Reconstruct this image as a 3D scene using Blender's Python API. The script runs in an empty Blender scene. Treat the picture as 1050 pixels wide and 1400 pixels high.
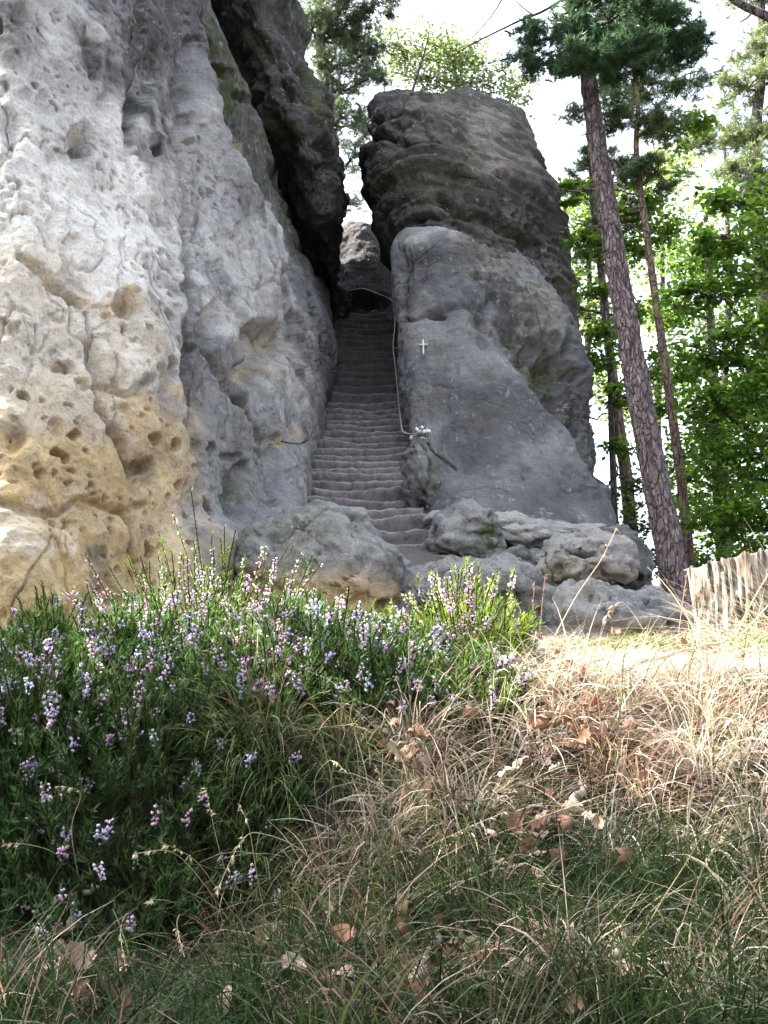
import bpy, math, random
import numpy as np

random.seed(5)
RNG = np.random.RandomState(11)
SC = bpy.context.scene
COL = SC.collection

# ------------------------------------------------------------------ camera, sky, sun, exposure
PITCH = math.radians(14.0)
FPX = 1400.0            # focal length in photograph pixels (photo is 1050 x 1400)
CAMZ = 1.0
cam_d = bpy.data.cameras.new("camera")
cam_d.sensor_fit = 'VERTICAL'
cam_d.sensor_height = 24.0
cam_d.lens = 24.0 * FPX / 1400.0
cam_d.clip_start = 0.05
cam_d.clip_end = 2000
cam = bpy.data.objects.new("camera", cam_d)
cam.location = (0, 0, CAMZ)
cam.rotation_euler = (math.pi / 2 + PITCH, 0, 0)
COL.objects.link(cam)
SC.camera = cam

SUN_DIR = np.array([-1.0, 0.21, 0.0])
SUN_DIR /= np.linalg.norm(SUN_DIR)
SUN_EL = math.radians(47)
SUN_VEC = np.array([SUN_DIR[0] * math.cos(SUN_EL), SUN_DIR[1] * math.cos(SUN_EL), math.sin(SUN_EL)])
world = bpy.data.worlds.new("World")
SC.world = world
world.use_nodes = True
wn = world.node_tree
for n in list(wn.nodes):
    wn.nodes.remove(n)
sky = wn.nodes.new('ShaderNodeTexSky')
sky.sky_type = 'NISHITA'
sky.sun_disc = False
sky.sun_elevation = SUN_EL
sky.sun_rotation = math.atan2(SUN_VEC[0], SUN_VEC[1])
sky.air_density = 1.0
sky.dust_density = 5.0
sky.ozone_density = 0.6
bg = wn.nodes.new('ShaderNodeBackground')
bg.inputs['Strength'].default_value = 0.15
wo = wn.nodes.new('ShaderNodeOutputWorld')
hs = wn.nodes.new('ShaderNodeHueSaturation')       # hazy summer sky: less blue
hs.inputs['Saturation'].default_value = .55
wn.links.new(sky.outputs[0], hs.inputs['Color'])
wn.links.new(hs.outputs[0], bg.inputs[0])
wn.links.new(bg.outputs[0], wo.inputs[0])

sun_d = bpy.data.lights.new("sun", 'SUN')
sun_d.energy = 5.0
sun_d.angle = math.radians(0.5)
sun_d.color = (1.0, 0.96, 0.90)
sun = bpy.data.objects.new("sun", sun_d)
from mathutils import Vector
sun.rotation_euler = Vector((-SUN_VEC[0], -SUN_VEC[1], -SUN_VEC[2])).to_track_quat('-Z', 'Y').to_euler()
sun.location = (-20, 5, 30)
COL.objects.link(sun)

SC.view_settings.view_transform = 'Standard'
SC.view_settings.look = 'None'
SC.view_settings.gamma = 1.0
SC.view_settings.use_curve_mapping = False
SC.view_settings.exposure = 2.65
SC.cycles.max_bounces = 6
SC.cycles.diffuse_bounces = 4
SC.cycles.transmission_bounces = 4
SC.cycles.caustics_reflective = False
SC.cycles.caustics_refractive = False

# ------------------------------------------------------------------ helpers
CP, SP = math.cos(PITCH), math.sin(PITCH)


def P(px, py, Y):
    """world point seen at photo pixel (px, py), Y metres ahead of the camera"""
    px = np.asarray(px, float); py = np.asarray(py, float); Y = np.asarray(Y, float)
    x = (px - 525.0) / FPX
    v = (700.0 - py) / FPX
    t = Y / (CP - v * SP)
    return np.stack([x * t, Y + 0 * x, CAMZ + (SP + v * CP) * t], -1)


def proj(p):
    d = p - np.array([0, 0, CAMZ])
    f = d[..., 1] * CP + d[..., 2] * SP
    f = np.maximum(f, 0.05)
    u = -d[..., 1] * SP + d[..., 2] * CP
    return 525 + FPX * d[..., 0] / f, 700 - FPX * u / f


_r = np.random.RandomState(3)
_PERM = _r.permutation(256)
_G = _r.normal(size=(256, 3)); _G /= np.linalg.norm(_G, axis=1)[:, None]


def pn(p):
    p = np.asarray(p, float)
    i = np.floor(p).astype(np.int64)
    f = p - i
    u = f * f * f * (f * (f * 6 - 15) + 10)
    out = 0
    for dx in (0, 1):
        hx = _PERM[(i[..., 0] + dx) & 255]
        wx = u[..., 0] if dx else 1 - u[..., 0]
        for dy in (0, 1):
            hy = _PERM[(hx + i[..., 1] + dy) & 255]
            wy = u[..., 1] if dy else 1 - u[..., 1]
            for dz in (0, 1):
                h = _PERM[(hy + i[..., 2] + dz) & 255]
                wz = u[..., 2] if dz else 1 - u[..., 2]
                g = _G[h]
                out = out + wx * wy * wz * (g[..., 0] * (f[..., 0] - dx) + g[..., 1] * (f[..., 1] - dy) + g[..., 2] * (f[..., 2] - dz))
    return out * 1.5


def fbm(p, o=4, lac=2.03, gain=0.5):
    s, a = 0, 1.0
    p = np.asarray(p, float)
    for k in range(o):
        s = s + a * pn(p + 17.3 * k)
        p = p * lac
        a *= gain
    return s


def ridged(p, o=3):
    s, a = 0, 1.0
    for k in range(o):
        s = s + a * (1 - 2 * np.abs(pn(p + 9.1 * k)))
        p = p * 2.1
        a *= .5
    return s


def worley(p):
    """F1 distance and per cell random of a jittered grid"""
    i = np.floor(p).astype(np.int64)
    best = np.full(p.shape[:-1], 9.0)
    rid = np.zeros(p.shape[:-1])
    for dx in (-1, 0, 1):
        for dy in (-1, 0, 1):
            for dz in (-1, 0, 1):
                c = i + np.array([dx, dy, dz])
                h = _PERM[(_PERM[(_PERM[c[..., 0] & 255] + c[..., 1]) & 255] + c[..., 2]) & 255]
                q = c + .5 + .38 * _G[h]
                d = np.linalg.norm(p - q, axis=-1)
                m = d < best
                best = np.where(m, d, best)
                rid = np.where(m, h / 255.0, rid)
    return best, rid


def sstep(a, b, x):
    t = np.clip((x - a) / (b - a), 0, 1)
    return t * t * (3 - 2 * t)


def blobmask(px, py, blobs):
    m = np.zeros(px.shape)
    for b in blobs:
        cx, cy, rx, ry = b[:4]
        w = b[4] if len(b) > 4 else 1.0
        a = math.radians(b[5]) if len(b) > 5 else 0
        dx, dy = px - cx, py - cy
        ex = (dx * math.cos(a) + dy * math.sin(a)) / rx
        ey = (-dx * math.sin(a) + dy * math.cos(a)) / ry
        m = np.maximum(m, w * sstep(1.25, .45, np.sqrt(ex * ex + ey * ey)))
    return m


def polydist(px, py, pts):
    """distance to a polyline in photo pixels and the signed side of it"""
    best = np.full(px.shape, 1e9)
    side = np.zeros(px.shape)
    for (x0, y0), (x1, y1) in zip(pts[:-1], pts[1:]):
        vx, vy = x1 - x0, y1 - y0
        L = vx * vx + vy * vy
        t = np.clip(((px - x0) * vx + (py - y0) * vy) / L, 0, 1)
        dx, dy = px - (x0 + t * vx), py - (y0 + t * vy)
        d = np.hypot(dx, dy)
        c = vx * (py - y0) - vy * (px - x0)
        m = d < best
        best = np.where(m, d, best)
        side = np.where(m, np.sign(c), side)
    return best, side


def mkmesh(name, V, F, mat=None, smooth=True, attrs=None):
    V = np.ascontiguousarray(V, np.float32).reshape(-1, 3)
    me = bpy.data.meshes.new(name)
    if isinstance(F, np.ndarray):
        F = [F]
    F = [np.asarray(f, np.int32) for f in F if len(f)]
    nl = sum(f.size for f in F)
    npoly = sum(len(f) for f in F)
    me.vertices.add(len(V)); me.vertices.foreach_set("co", V.ravel())
    me.loops.add(nl); me.loops.foreach_set("vertex_index", np.concatenate([f.ravel() for f in F]))
    starts, s = [], 0
    for f in F:
        starts.append(s + np.arange(len(f)) * f.shape[1]); s += f.size
    me.polygons.add(npoly)
    me.polygons.foreach_set("loop_start", np.concatenate(starts).astype(np.int32))
    me.update(calc_edges=True)
    me.validate()
    if smooth:
        me.polygons.foreach_set("use_smooth", np.ones(len(me.polygons), bool))
    for k, a in (attrs or {}).items():
        a = np.asarray(a, np.float32)
        if a.shape[-1] == 3:
            a = np.concatenate([a, np.ones(a.shape[:-1] + (1,), np.float32)], -1)
        at = me.attributes.new(k, 'FLOAT_COLOR', 'POINT')
        at.data.foreach_set("color", np.ascontiguousarray(a, np.float32).ravel())
    if mat:
        me.materials.append(mat)
    return me


def link(name, me, parent=None, loc=None):
    o = bpy.data.objects.new(name, me)
    COL.objects.link(o)
    if parent is not None:
        o.parent = parent
    if loc is not None:
        o.location = tuple(float(c) for c in loc)
    return o


def tag(o, label=None, cat=None, group=None, kind=None):
    if label: o['label'] = label
    if cat: o['category'] = cat
    if group: o['group'] = group
    if kind: o['kind'] = kind
    return o


def thing(name, label, cat, loc, group=None):
    o = bpy.data.objects.new(name, None)
    o.empty_display_size = .2
    COL.objects.link(o)
    o.location = tuple(float(c) for c in loc)
    return tag(o, label, cat, group)


def part(name, V, F, mat, parent, smooth=True, attrs=None):
    """a mesh in world coordinates, made local to its parent"""
    off = np.zeros(3)
    q = parent
    while q is not None:
        off = off + np.array(q.location[:]); q = q.parent
    return link(name, mkmesh(name, np.asarray(V) - off, F, mat, smooth, attrs), parent)


def solo(name, V, F, mat, label, cat, base, group=None, smooth=True, attrs=None):
    base = np.asarray(base, float)
    o = link(name, mkmesh(name, np.asarray(V) - base, F, mat, smooth, attrs), None, base)
    return tag(o, label, cat, group)


def grid_faces(nv, nu, closed, flip=False):
    idx = np.arange(nv * nu).reshape(nv, nu)
    if closed:
        a = idx[:-1]; b = np.roll(idx, -1, 1)[:-1]; c = np.roll(idx, -1, 1)[1:]; d = idx[1:]
    else:
        a = idx[:-1, :-1]; b = idx[:-1, 1:]; c = idx[1:, 1:]; d = idx[1:, :-1]
    f = np.stack([a, b, c, d], -1).reshape(-1, 4)
    return f[:, ::-1].copy() if flip else f


def grid_normals(G, closed):
    if closed:
        du = np.roll(G, -1, 1) - np.roll(G, 1, 1)
    else:
        du = np.gradient(G, axis=1)
    dv = np.gradient(G, axis=0)
    n = np.cross(du, dv)
    l = np.linalg.norm(n, axis=-1, keepdims=True)
    n = n / np.maximum(l, 1e-9)
    s = np.sum(n * (G - G.mean(1, keepdims=True))) < 0
    return (-n if s else n), s


def cr_matrix(nc, samples, closed):
    """catmull-rom basis: samples = array of parameters in control units"""
    B = np.zeros((len(samples), nc))
    for r, s in enumerate(samples):
        k = int(math.floor(s)); t = s - k
        if not closed and k >= nc - 1:
            k = nc - 2; t = 1.0
        w = [-.5 * t + t * t - .5 * t ** 3, 1 - 2.5 * t * t + 1.5 * t ** 3, .5 * t + 2 * t * t - 1.5 * t ** 3, -.5 * t * t + .5 * t ** 3]
        for j, wj in zip((k - 1, k, k + 1, k + 2), w):
            j = j % nc if closed else min(max(j, 0), nc - 1)
            B[r, j] += wj
    return B


def tube(pts, radii, n=8, cap=True):
    pts = np.asarray(pts, float); radii = np.broadcast_to(np.asarray(radii, float), (len(pts),))
    T = np.gradient(pts, axis=0); T /= np.maximum(np.linalg.norm(T, axis=1)[:, None], 1e-9)
    up = np.array([0, 0, 1.0]) if abs(T[0][2]) < .9 else np.array([1.0, 0, 0])
    A = np.cross(T, up); A /= np.maximum(np.linalg.norm(A, axis=1)[:, None], 1e-9)
    B = np.cross(T, A)
    th = np.linspace(0, 2 * np.pi, n, endpoint=False)
    V = pts[:, None] + radii[:, None, None] * (np.cos(th)[None, :, None] * A[:, None] + np.sin(th)[None, :, None] * B[:, None])
    F = grid_faces(len(pts), n, True, flip=True)
    V = V.reshape(-1, 3)
    if cap:
        m = len(V)
        V = np.concatenate([V, pts[[0, -1]]])
        a = np.arange(n); b = np.roll(a, -1)
        tri = np.concatenate([np.stack([np.full(n, m), a, b], 1), np.stack([np.full(n, m + 1), b + (len(pts) - 1) * n, a + (len(pts) - 1) * n], 1)])
        return V, [F, tri]
    return V, [F]


class Bag:
    """collects pieces into one mesh"""
    def __init__(s):
        s.V = []; s.F = {}; s.n = 0; s.A = []

    def add(s, V, F, col=None):
        V = np.asarray(V, float).reshape(-1, 3)
        if isinstance(F, np.ndarray): F = [F]
        for f in F:
            s.F.setdefault(f.shape[1], []).append(np.asarray(f) + s.n)
        s.V.append(V); s.n += len(V)
        if col is not None:
            s.A.append(np.broadcast_to(np.asarray(col, float), (len(V), 3)))

    def get(s):
        return np.concatenate(s.V), [np.concatenate(f) for f in s.F.values()]

    def attrs(s):
        return {'col': np.concatenate(s.A)} if s.A else None


def smooth_path(ctrl, n):
    ctrl = np.asarray(ctrl, float)
    B = cr_matrix(len(ctrl), np.linspace(0, len(ctrl) - 1, n), False)
    return B @ ctrl


# ------------------------------------------------------------------ materials
def new_mat(name):
    m = bpy.data.materials.new(name)
    m.use_nodes = True
    nt = m.node_tree
    for n in list(nt.nodes): nt.nodes.remove(n)
    out = nt.nodes.new('ShaderNodeOutputMaterial')
    b = nt.nodes.new('ShaderNodeBsdfPrincipled')
    b.inputs['Roughness'].default_value = .9
    b.inputs['Specular IOR Level'].default_value = .15
    nt.links.new(b.outputs[0], out.inputs[0])
    return m, nt, b, out


def nz(nt, vec, scale, detail=4, rough=.55, dist=0):
    n = nt.nodes.new('ShaderNodeTexNoise')
    n.inputs['Scale'].default_value = scale; n.inputs['Detail'].default_value = detail
    n.inputs['Roughness'].default_value = rough; n.inputs['Distortion'].default_value = dist
    if vec is not None: nt.links.new(vec, n.inputs['Vector'])
    return n.outputs['Fac']


def ramp(nt, fac, stops):
    r = nt.nodes.new('ShaderNodeValToRGB')
    e = r.color_ramp.elements
    while len(e) < len(stops): e.new(.5)
    for x, (p, c) in zip(e, stops):
        x.position = p
        x.color = (c, c, c, 1) if not hasattr(c, '__len__') else tuple(c) + (1,)
    nt.links.new(fac, r.inputs[0])
    return r.outputs[0]


def mixc(nt, fac, a, b, mode='MIX'):
    m = nt.nodes.new('ShaderNodeMix'); m.data_type = 'RGBA'; m.blend_type = mode
    for s, v in ((0, fac), (6, a), (7, b)):
        if isinstance(v, (int, float)): m.inputs[s].default_value = v
        elif isinstance(v, tuple): m.inputs[s].default_value = v + (1,)
        else: nt.links.new(v, m.inputs[s])
    return m.outputs[2]


def mth(nt, op, a, b=None, clamp=False):
    m = nt.nodes.new('ShaderNodeMath'); m.operation = op; m.use_clamp = clamp
    for k, v in enumerate((a, b)):
        if v is None: continue
        if isinstance(v, (int, float)): m.inputs[k].default_value = v
        else: nt.links.new(v, m.inputs[k])
    return m.outputs[0]


def bump(nt, b, h, strength, dist, prev=None):
    n = nt.nodes.new('ShaderNodeBump')
    n.inputs['Strength'].default_value = strength; n.inputs['Distance'].default_value = dist
    nt.links.new(h, n.inputs['Height'])
    if prev is not None: nt.links.new(prev, n.inputs['Normal'])
    nt.links.new(n.outputs[0], b.inputs['Normal'])
    return n.outputs[0]


def world_pos(nt):
    g = nt.nodes.new('ShaderNodeNewGeometry')
    return g.outputs['Position']


def rock_material(name, ga, gb, pale=(.60, .585, .57), strata=0.0):
    m, nt, b, out = new_mat(name)
    pos = world_pos(nt)
    at = nt.nodes.new('ShaderNodeAttribute'); at.attribute_name = 'mask'
    sp = nt.nodes.new('ShaderNodeSeparateColor'); nt.links.new(at.outputs['Color'], sp.inputs[0])
    och, dark, moss, palem = sp.outputs[0], sp.outputs[1], sp.outputs[2], at.outputs['Alpha']
    n1 = nz(nt, pos, 1.3, 6, .6, .3)
    n2 = nz(nt, pos, 7.0, 6, .65)
    n3 = nz(nt, pos, 34.0, 5, .7)
    n4 = nz(nt, pos, 3.1, 8, .7, .6)
    mp = nt.nodes.new('ShaderNodeMapping'); mp.inputs['Scale'].default_value = (3.2, 3.2, .55)
    nt.links.new(pos, mp.inputs[0])
    streak = nz(nt, mp.outputs[0], 1.6, 6, .65, .4)
    col = mixc(nt, ramp(nt, n1, [(.3, 0.0), (.7, 1.0)]), ga, gb)
    col = mixc(nt, palem, col, pale)
    # iron stained sand: two ochres broken by pale grains
    oc = mixc(nt, ramp(nt, n4, [(.35, 0.0), (.65, 1.0)]), (.54, .33, .10), (.80, .61, .32))
    of = mth(nt, 'MULTIPLY', och, ramp(nt, n2, [(.25, .6), (.55, 1.0)]))
    col = mixc(nt, of, col, oc)
    # dark crust of lichen running down in streaks
    df = mth(nt, 'MULTIPLY', dark, ramp(nt, streak, [(.25, .35), (.6, 1.0)]))
    col = mixc(nt, df, col, mixc(nt, n2, (.035, .034, .034), (.10, .095, .09)))
    # thin natural water streaks everywhere
    col = mixc(nt, mth(nt, 'MULTIPLY', ramp(nt, streak, [(.55, 0.0), (.78, 1.0)]), .45), col, (.13, .125, .13))
    # moss
    mf = mth(nt, 'MULTIPLY', moss, ramp(nt, n2, [(.38, 0.0), (.58, 1.0)]))
    col = mixc(nt, mf, col, mixc(nt, n3, (.03, .04, .012), (.11, .13, .035)))
    # small speckle and pale lichen dots
    col = mixc(nt, mth(nt, 'MULTIPLY', ramp(nt, n3, [(.34, 1.0), (.48, 0.0)]), .42), col, (.10, .09, .08))
    vo = nt.nodes.new('ShaderNodeTexVoronoi'); vo.inputs['Scale'].default_value = 11; nt.links.new(pos, vo.inputs['Vector'])
    vd = ramp(nt, vo.outputs['Distance'], [(.10, 1.0), (.26, 0.0)])
    col = mixc(nt, mth(nt, 'MULTIPLY', mth(nt, 'MULTIPLY', vd, ramp(nt, n4, [(.5, 0.0), (.62, 1.0)])), .55), col, (.5, .5, .49))
    nt.links.new(col, b.inputs['Base Color'])
    b.inputs['Roughness'].default_value = .95
    # crust patches with broken edges, and hairline joints
    n5 = nz(nt, pos, 4.3, 10, .72, .25)
    inv = mth(nt, 'SUBTRACT', 1.0, mth(nt, 'MULTIPLY', mth(nt, 'ADD', palem, och, True), .72))
    col = mixc(nt, mth(nt, 'MULTIPLY', mth(nt, 'MULTIPLY', ramp(nt, n5, [(.55, 0.0), (.60, 1.0)]), .45), inv), col, mixc(nt, n3, (.07, .068, .07), (.20, .19, .185)))
    col = mixc(nt, mth(nt, 'MULTIPLY', ramp(nt, n5, [(.36, 1.0), (.41, 0.0)]), .35), col, (.56, .545, .525))
    wv_ = nt.nodes.new('ShaderNodeTexNoise'); wv_.inputs['Scale'].default_value = 2.2; wv_.inputs['Detail'].default_value = 5; nt.links.new(pos, wv_.inputs['Vector'])
    wm = nt.nodes.new('ShaderNodeVectorMath'); wm.operation = 'MULTIPLY_ADD'
    nt.links.new(wv_.outputs['Color'], wm.inputs[0]); wm.inputs[1].default_value = (.35, .35, .35); nt.links.new(pos, wm.inputs[2])
    ed = nt.nodes.new('ShaderNodeTexVoronoi'); ed.feature = 'DISTANCE_TO_EDGE'; ed.inputs['Scale'].default_value = .55
    mpe = nt.nodes.new('ShaderNodeMapping'); mpe.inputs['Scale'].default_value = (1.2, 1.2, .8); nt.links.new(wm.outputs[0], mpe.inputs[0]); nt.links.new(mpe.outputs[0], ed.inputs['Vector'])
    crk = mth(nt, 'MULTIPLY', ramp(nt, ed.outputs['Distance'], [(.0, 1.0), (.018, 0.0)]), ramp(nt, n1, [(.42, 0.0), (.55, 1.0)]))
    col = mixc(nt, mth(nt, 'MULTIPLY', crk, .3), col, (.07, .06, .055))
    nt.links.new(col, b.inputs['Base Color'])
    h = mth(nt, 'ADD', mth(nt, 'MULTIPLY', n2, .55), mth(nt, 'ADD', mth(nt, 'MULTIPLY', n3, .3), mth(nt, 'MULTIPLY', n5, .5)))
    h = mth(nt, 'SUBTRACT', h, mth(nt, 'MULTIPLY', crk, .35))
    p = bump(nt, b, h, 1.0, .09)
    v2 = nt.nodes.new('ShaderNodeTexVoronoi'); v2.inputs['Scale'].default_value = 6.5; v2.inputs['Randomness'].default_value = 1
    nt.links.new(pos, v2.inputs['Vector'])
    pit = mth(nt, 'MULTIPLY', ramp(nt, v2.outputs['Distance'], [(.08, 0.0), (.3, 1.0)]), ramp(nt, n4, [(.42, 0.0), (.6, 1.0)]))
    p = bump(nt, b, pit, .35, .05, p)
    if strata:
        mp2 = nt.nodes.new('ShaderNodeMapping'); mp2.inputs['Scale'].default_value = (.5, .5, 9)
        nt.links.new(pos, mp2.inputs[0])
        p = bump(nt, b, nz(nt, mp2.outputs[0], 1.0, 5, .6), strata, .09, p)
    p = bump(nt, b, nz(nt, pos, 120, 3, .6), .3, .012, p)
    return m


M_CLIFF = rock_material("pale_sandstone", (.21, .208, .212), (.40, .393, .385), (.86, .82, .75))
M_GREY = rock_material("grey_sandstone", (.115, .123, .138), (.215, .218, .224), (.43, .42, .395), .25)
M_DARK = rock_material("crusted_sandstone", (.08, .077, .076), (.16, .152, .146), (.33, .31, .29), .6)


def foliage_mat(name, trans=.4, rough=.6, spec=.2, tint=(1, 1, 1), through=(1.25, 1.2, .7)):
    m, nt, b, out = new_mat(name)
    at = nt.nodes.new('ShaderNodeAttribute'); at.attribute_name = 'col'
    c = mixc(nt, 1.0, at.outputs['Color'], tint, 'MULTIPLY')
    nt.links.new(c, b.inputs['Base Color'])
    b.inputs['Roughness'].default_value = rough
    b.inputs['Specular IOR Level'].default_value = spec
    if trans:
        t = nt.nodes.new('ShaderNodeBsdfTranslucent')
        nt.links.new(mixc(nt, 1.0, c, through, 'MULTIPLY'), t.inputs[0])
        mx = nt.nodes.new('ShaderNodeMixShader'); mx.inputs[0].default_value = trans
        nt.links.new(b.outputs[0], mx.inputs[1]); nt.links.new(t.outputs[0], mx.inputs[2])
        nt.links.new(mx.outputs[0], out.inputs[0])
    return m


M_LEAF = foliage_mat("broad_leaf", .5, .45, .35)
M_NEEDLE = foliage_mat("pine_needle", .3, .5, .3)
M_HEATHER = foliage_mat("heather_leaf", .35, .6, .15)
M_FLOWER = foliage_mat("heather_bell", .4, .8, .05, (1, 1, 1), (1.05, 1, 1.05))
M_GRASS = foliage_mat("grass_blade", .3, .55, .25, (1, 1, 1), (1.05, 1.0, .9))
M_LITTER = foliage_mat("dead_leaf", .12, .7, .2)


def bark_material(name, lo, hi, crack=(.02, .017, .015), scale=7.0, upper=None, z0=0, z1=1):
    m, nt, b, out = new_mat(name)
    pos = world_pos(nt)
    mp = nt.nodes.new('ShaderNodeMapping'); mp.inputs['Scale'].default_value = (1, 1, .33); nt.links.new(pos, mp.inputs[0])
    wv = nt.nodes.new('ShaderNodeTexVoronoi'); wv.feature = 'DISTANCE_TO_EDGE'; wv.inputs['Scale'].default_value = scale
    nd = nt.nodes.new('ShaderNodeTexNoise'); nd.inputs['Scale'].default_value = 9; nt.links.new(mp.outputs[0], nd.inputs['Vector'])
    va = nt.nodes.new('ShaderNodeVectorMath'); va.operation = 'MULTIPLY_ADD'
    nt.links.new(nd.outputs['Color'], va.inputs[0]); va.inputs[1].default_value = (.12, .12, .12); nt.links.new(mp.outputs[0], va.inputs[2])
    nt.links.new(va.outputs[0], wv.inputs['Vector'])
    n2 = nz(nt, pos, 26, 5, .65)
    c = mixc(nt, n2, lo, hi)
    if upper:
        s = nt.nodes.new('ShaderNodeSeparateXYZ'); nt.links.new(pos, s.inputs[0])
        mr = nt.nodes.new('ShaderNodeMapRange'); mr.inputs[1].default_value = z0; mr.inputs[2].default_value = z1
        nt.links.new(s.outputs[2], mr.inputs[0])
        c = mixc(nt, mr.outputs[0], c, upper)
    e = ramp(nt, wv.outputs['Distance'], [(.0, 0.0), (.13, 1.0)])
    c = mixc(nt, mth(nt, 'ADD', mth(nt, 'MULTIPLY', e, .62), .38), crack, c)
    fl_ = nz(nt, mp.outputs[0], 22, 6, .75, .5)
    c = mixc(nt, ramp(nt, fl_, [(.53, 0.0), (.64, .75)]), c, (.34, .29, .28))
    c = mixc(nt, ramp(nt, fl_, [(.34, .8), (.45, 0.0)]), c, crack)
    nt.links.new(c, b.inputs['Base Color'])
    p = bump(nt, b, e, .9, .03)
    bump(nt, b, n2, .6, .012, p)
    return m


M_BARK = bark_material("pine_bark", (.065, .050, .052), (.15, .12, .122), (.030, .024, .026), 19)
M_BARK_RED = bark_material("red_pine_bark", (.13, .085, .065), (.24, .16, .12), (.05, .035, .03), 12, (.15, .10, .08), 7, 12)
M_BARK_DARK = bark_material("beech_bark", (.05, .045, .04), (.10, .09, .08), (.03, .028, .025), 14)

# ------------------------------------------------------------------ ground
def ground_h(x, y):
    """height above the camera"""
    x = np.asarray(x, float); y = np.asarray(y, float)
    prof = np.interp(y, [-40, -4, 0, 1.2, 1.8, 2.15, 2.6, 3.05, 3.5, 4.3, 4.8, 5.3, 6.5, 8, 9.5, 11.3, 12.4, 14],
                     [-6, -1.6, -.86, -.5, -.36, -.26, .02, .27, .38, .48, .52, .50, .36, .66, 1.35, 2.25, 2.75, 3.2])
    # left part of the bank breaks off in a small earth step under the heather
    lm = sstep(.15, -.35, x)
    prof = prof + lm * (-.17 * sstep(1.75, 2.15, y) * sstep(2.65, 2.3, y) + .05 * sstep(2.3, 2.7, y) * sstep(4.2, 3.2, y))
    # left: lower between bank and cliff
    prof = prof - .12 * sstep(-.4, -1.2, x) * sstep(3.9, 4.8, y) * sstep(8, 6, y)
    prof = prof - .11 * sstep(.45, -.1, x) * sstep(2.9, 3.7, y) * sstep(8, 6, y)
    # right of the terrace the land drops
    rm = sstep(2.0, 2.9, x) * sstep(7.5, 9.5, y)
    prof = prof * (1 - rm) + rm * np.interp(y, [7, 9, 10.5, 13, 18, 40], [.55, .95, 1.15, .3, -2.2, -5])
    far = sstep(14, 24, y)
    prof = prof * (1 - far) + far * (-2.5 - .05 * (y - 14))
    far2 = sstep(6, 14, np.abs(x))
    prof = prof * (1 - far2 * sstep(6, 9, y)) + far2 * sstep(6, 9, y) * np.interp(y, [6, 12, 20, 60, 400], [.2, -.6, -3, -6, -9])
    q = np.stack([x, y, np.zeros_like(x)], -1)
    near = sstep(30, 10, np.hypot(x, y))
    n = .05 * fbm(q * 1.4, 3) + near * (.03 * fbm(q * 5.0 + 4, 3))
    n = n + .10 * near * sstep(6, 9, y) * ridged(q * 1.1 + 3, 3) * .5
    return prof + n


def gz(x, y):
    return CAMZ + ground_h(x, y)


def spaced(core, step, far):
    a = list(np.arange(0, core, step)); v = a[-1]; s = step
    while v < far:
        s *= 1.22; v += s; a.append(v)
    return np.array(a)


def make_ground():
    h = spaced(3.3, .04, 420)
    xs = np.concatenate([-h[::-1][:-1], h]) + .2
    up = spaced(12.4, .042, 480) + .9
    dn = .9 - spaced(.05, .05, 60)[1:][::-1]
    ys = np.concatenate([dn, up])
    X, Y = np.meshgrid(xs, ys)
    Z = gz(X, Y)
    V = np.stack([X, Y, Z], -1)
    F = grid_faces(len(ys), len(xs), False)
    n = fbm(np.stack([X, Y, Z], -1) * 1.5, 4)
    terr = sstep(6.2, 8.2, Y + .5 * n) * sstep(15, 13, Y) * sstep(-3, -2, X) * sstep(4.6, 3.2, X)
    straw = sstep(.35, .8, X + .35 * n) * sstep(2.6, 3.2, Y) * sstep(6.5, 5.5, Y)
    A = np.stack([terr, straw, np.zeros_like(n), np.zeros_like(n)], -1)
    m, nt, b, out = new_mat("forest_soil")
    pos = world_pos(nt)
    at = nt.nodes.new('ShaderNodeAttribute'); at.attribute_name = 'mask'
    sp = nt.nodes.new('ShaderNodeSeparateColor'); nt.links.new(at.outputs['Color'], sp.inputs[0])
    a = nz(nt, pos, 9, 6, .7); c2 = nz(nt, pos, 60, 4, .7); big = nz(nt, pos, 2.2, 5, .6)
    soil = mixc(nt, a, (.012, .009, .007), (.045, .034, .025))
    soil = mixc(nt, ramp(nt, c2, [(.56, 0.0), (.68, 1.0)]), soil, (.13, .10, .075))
    litter = mixc(nt, c2, (.18, .13, .095), (.52, .45, .36))
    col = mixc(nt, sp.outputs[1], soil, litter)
    sand = mixc(nt, big, (.085, .078, .076), (.17, .155, .15))
    sand = mixc(nt, ramp(nt, a, [(.55, 0.0), (.72, .7)]), sand, (.08, .065, .06))
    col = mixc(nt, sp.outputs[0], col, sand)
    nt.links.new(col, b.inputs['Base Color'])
    p = bump(nt, b, a, .8, .05); bump(nt, b, c2, .6, .012, p)
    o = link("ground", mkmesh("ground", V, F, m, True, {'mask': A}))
    o['kind'] = 'structure'


make_ground()

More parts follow.
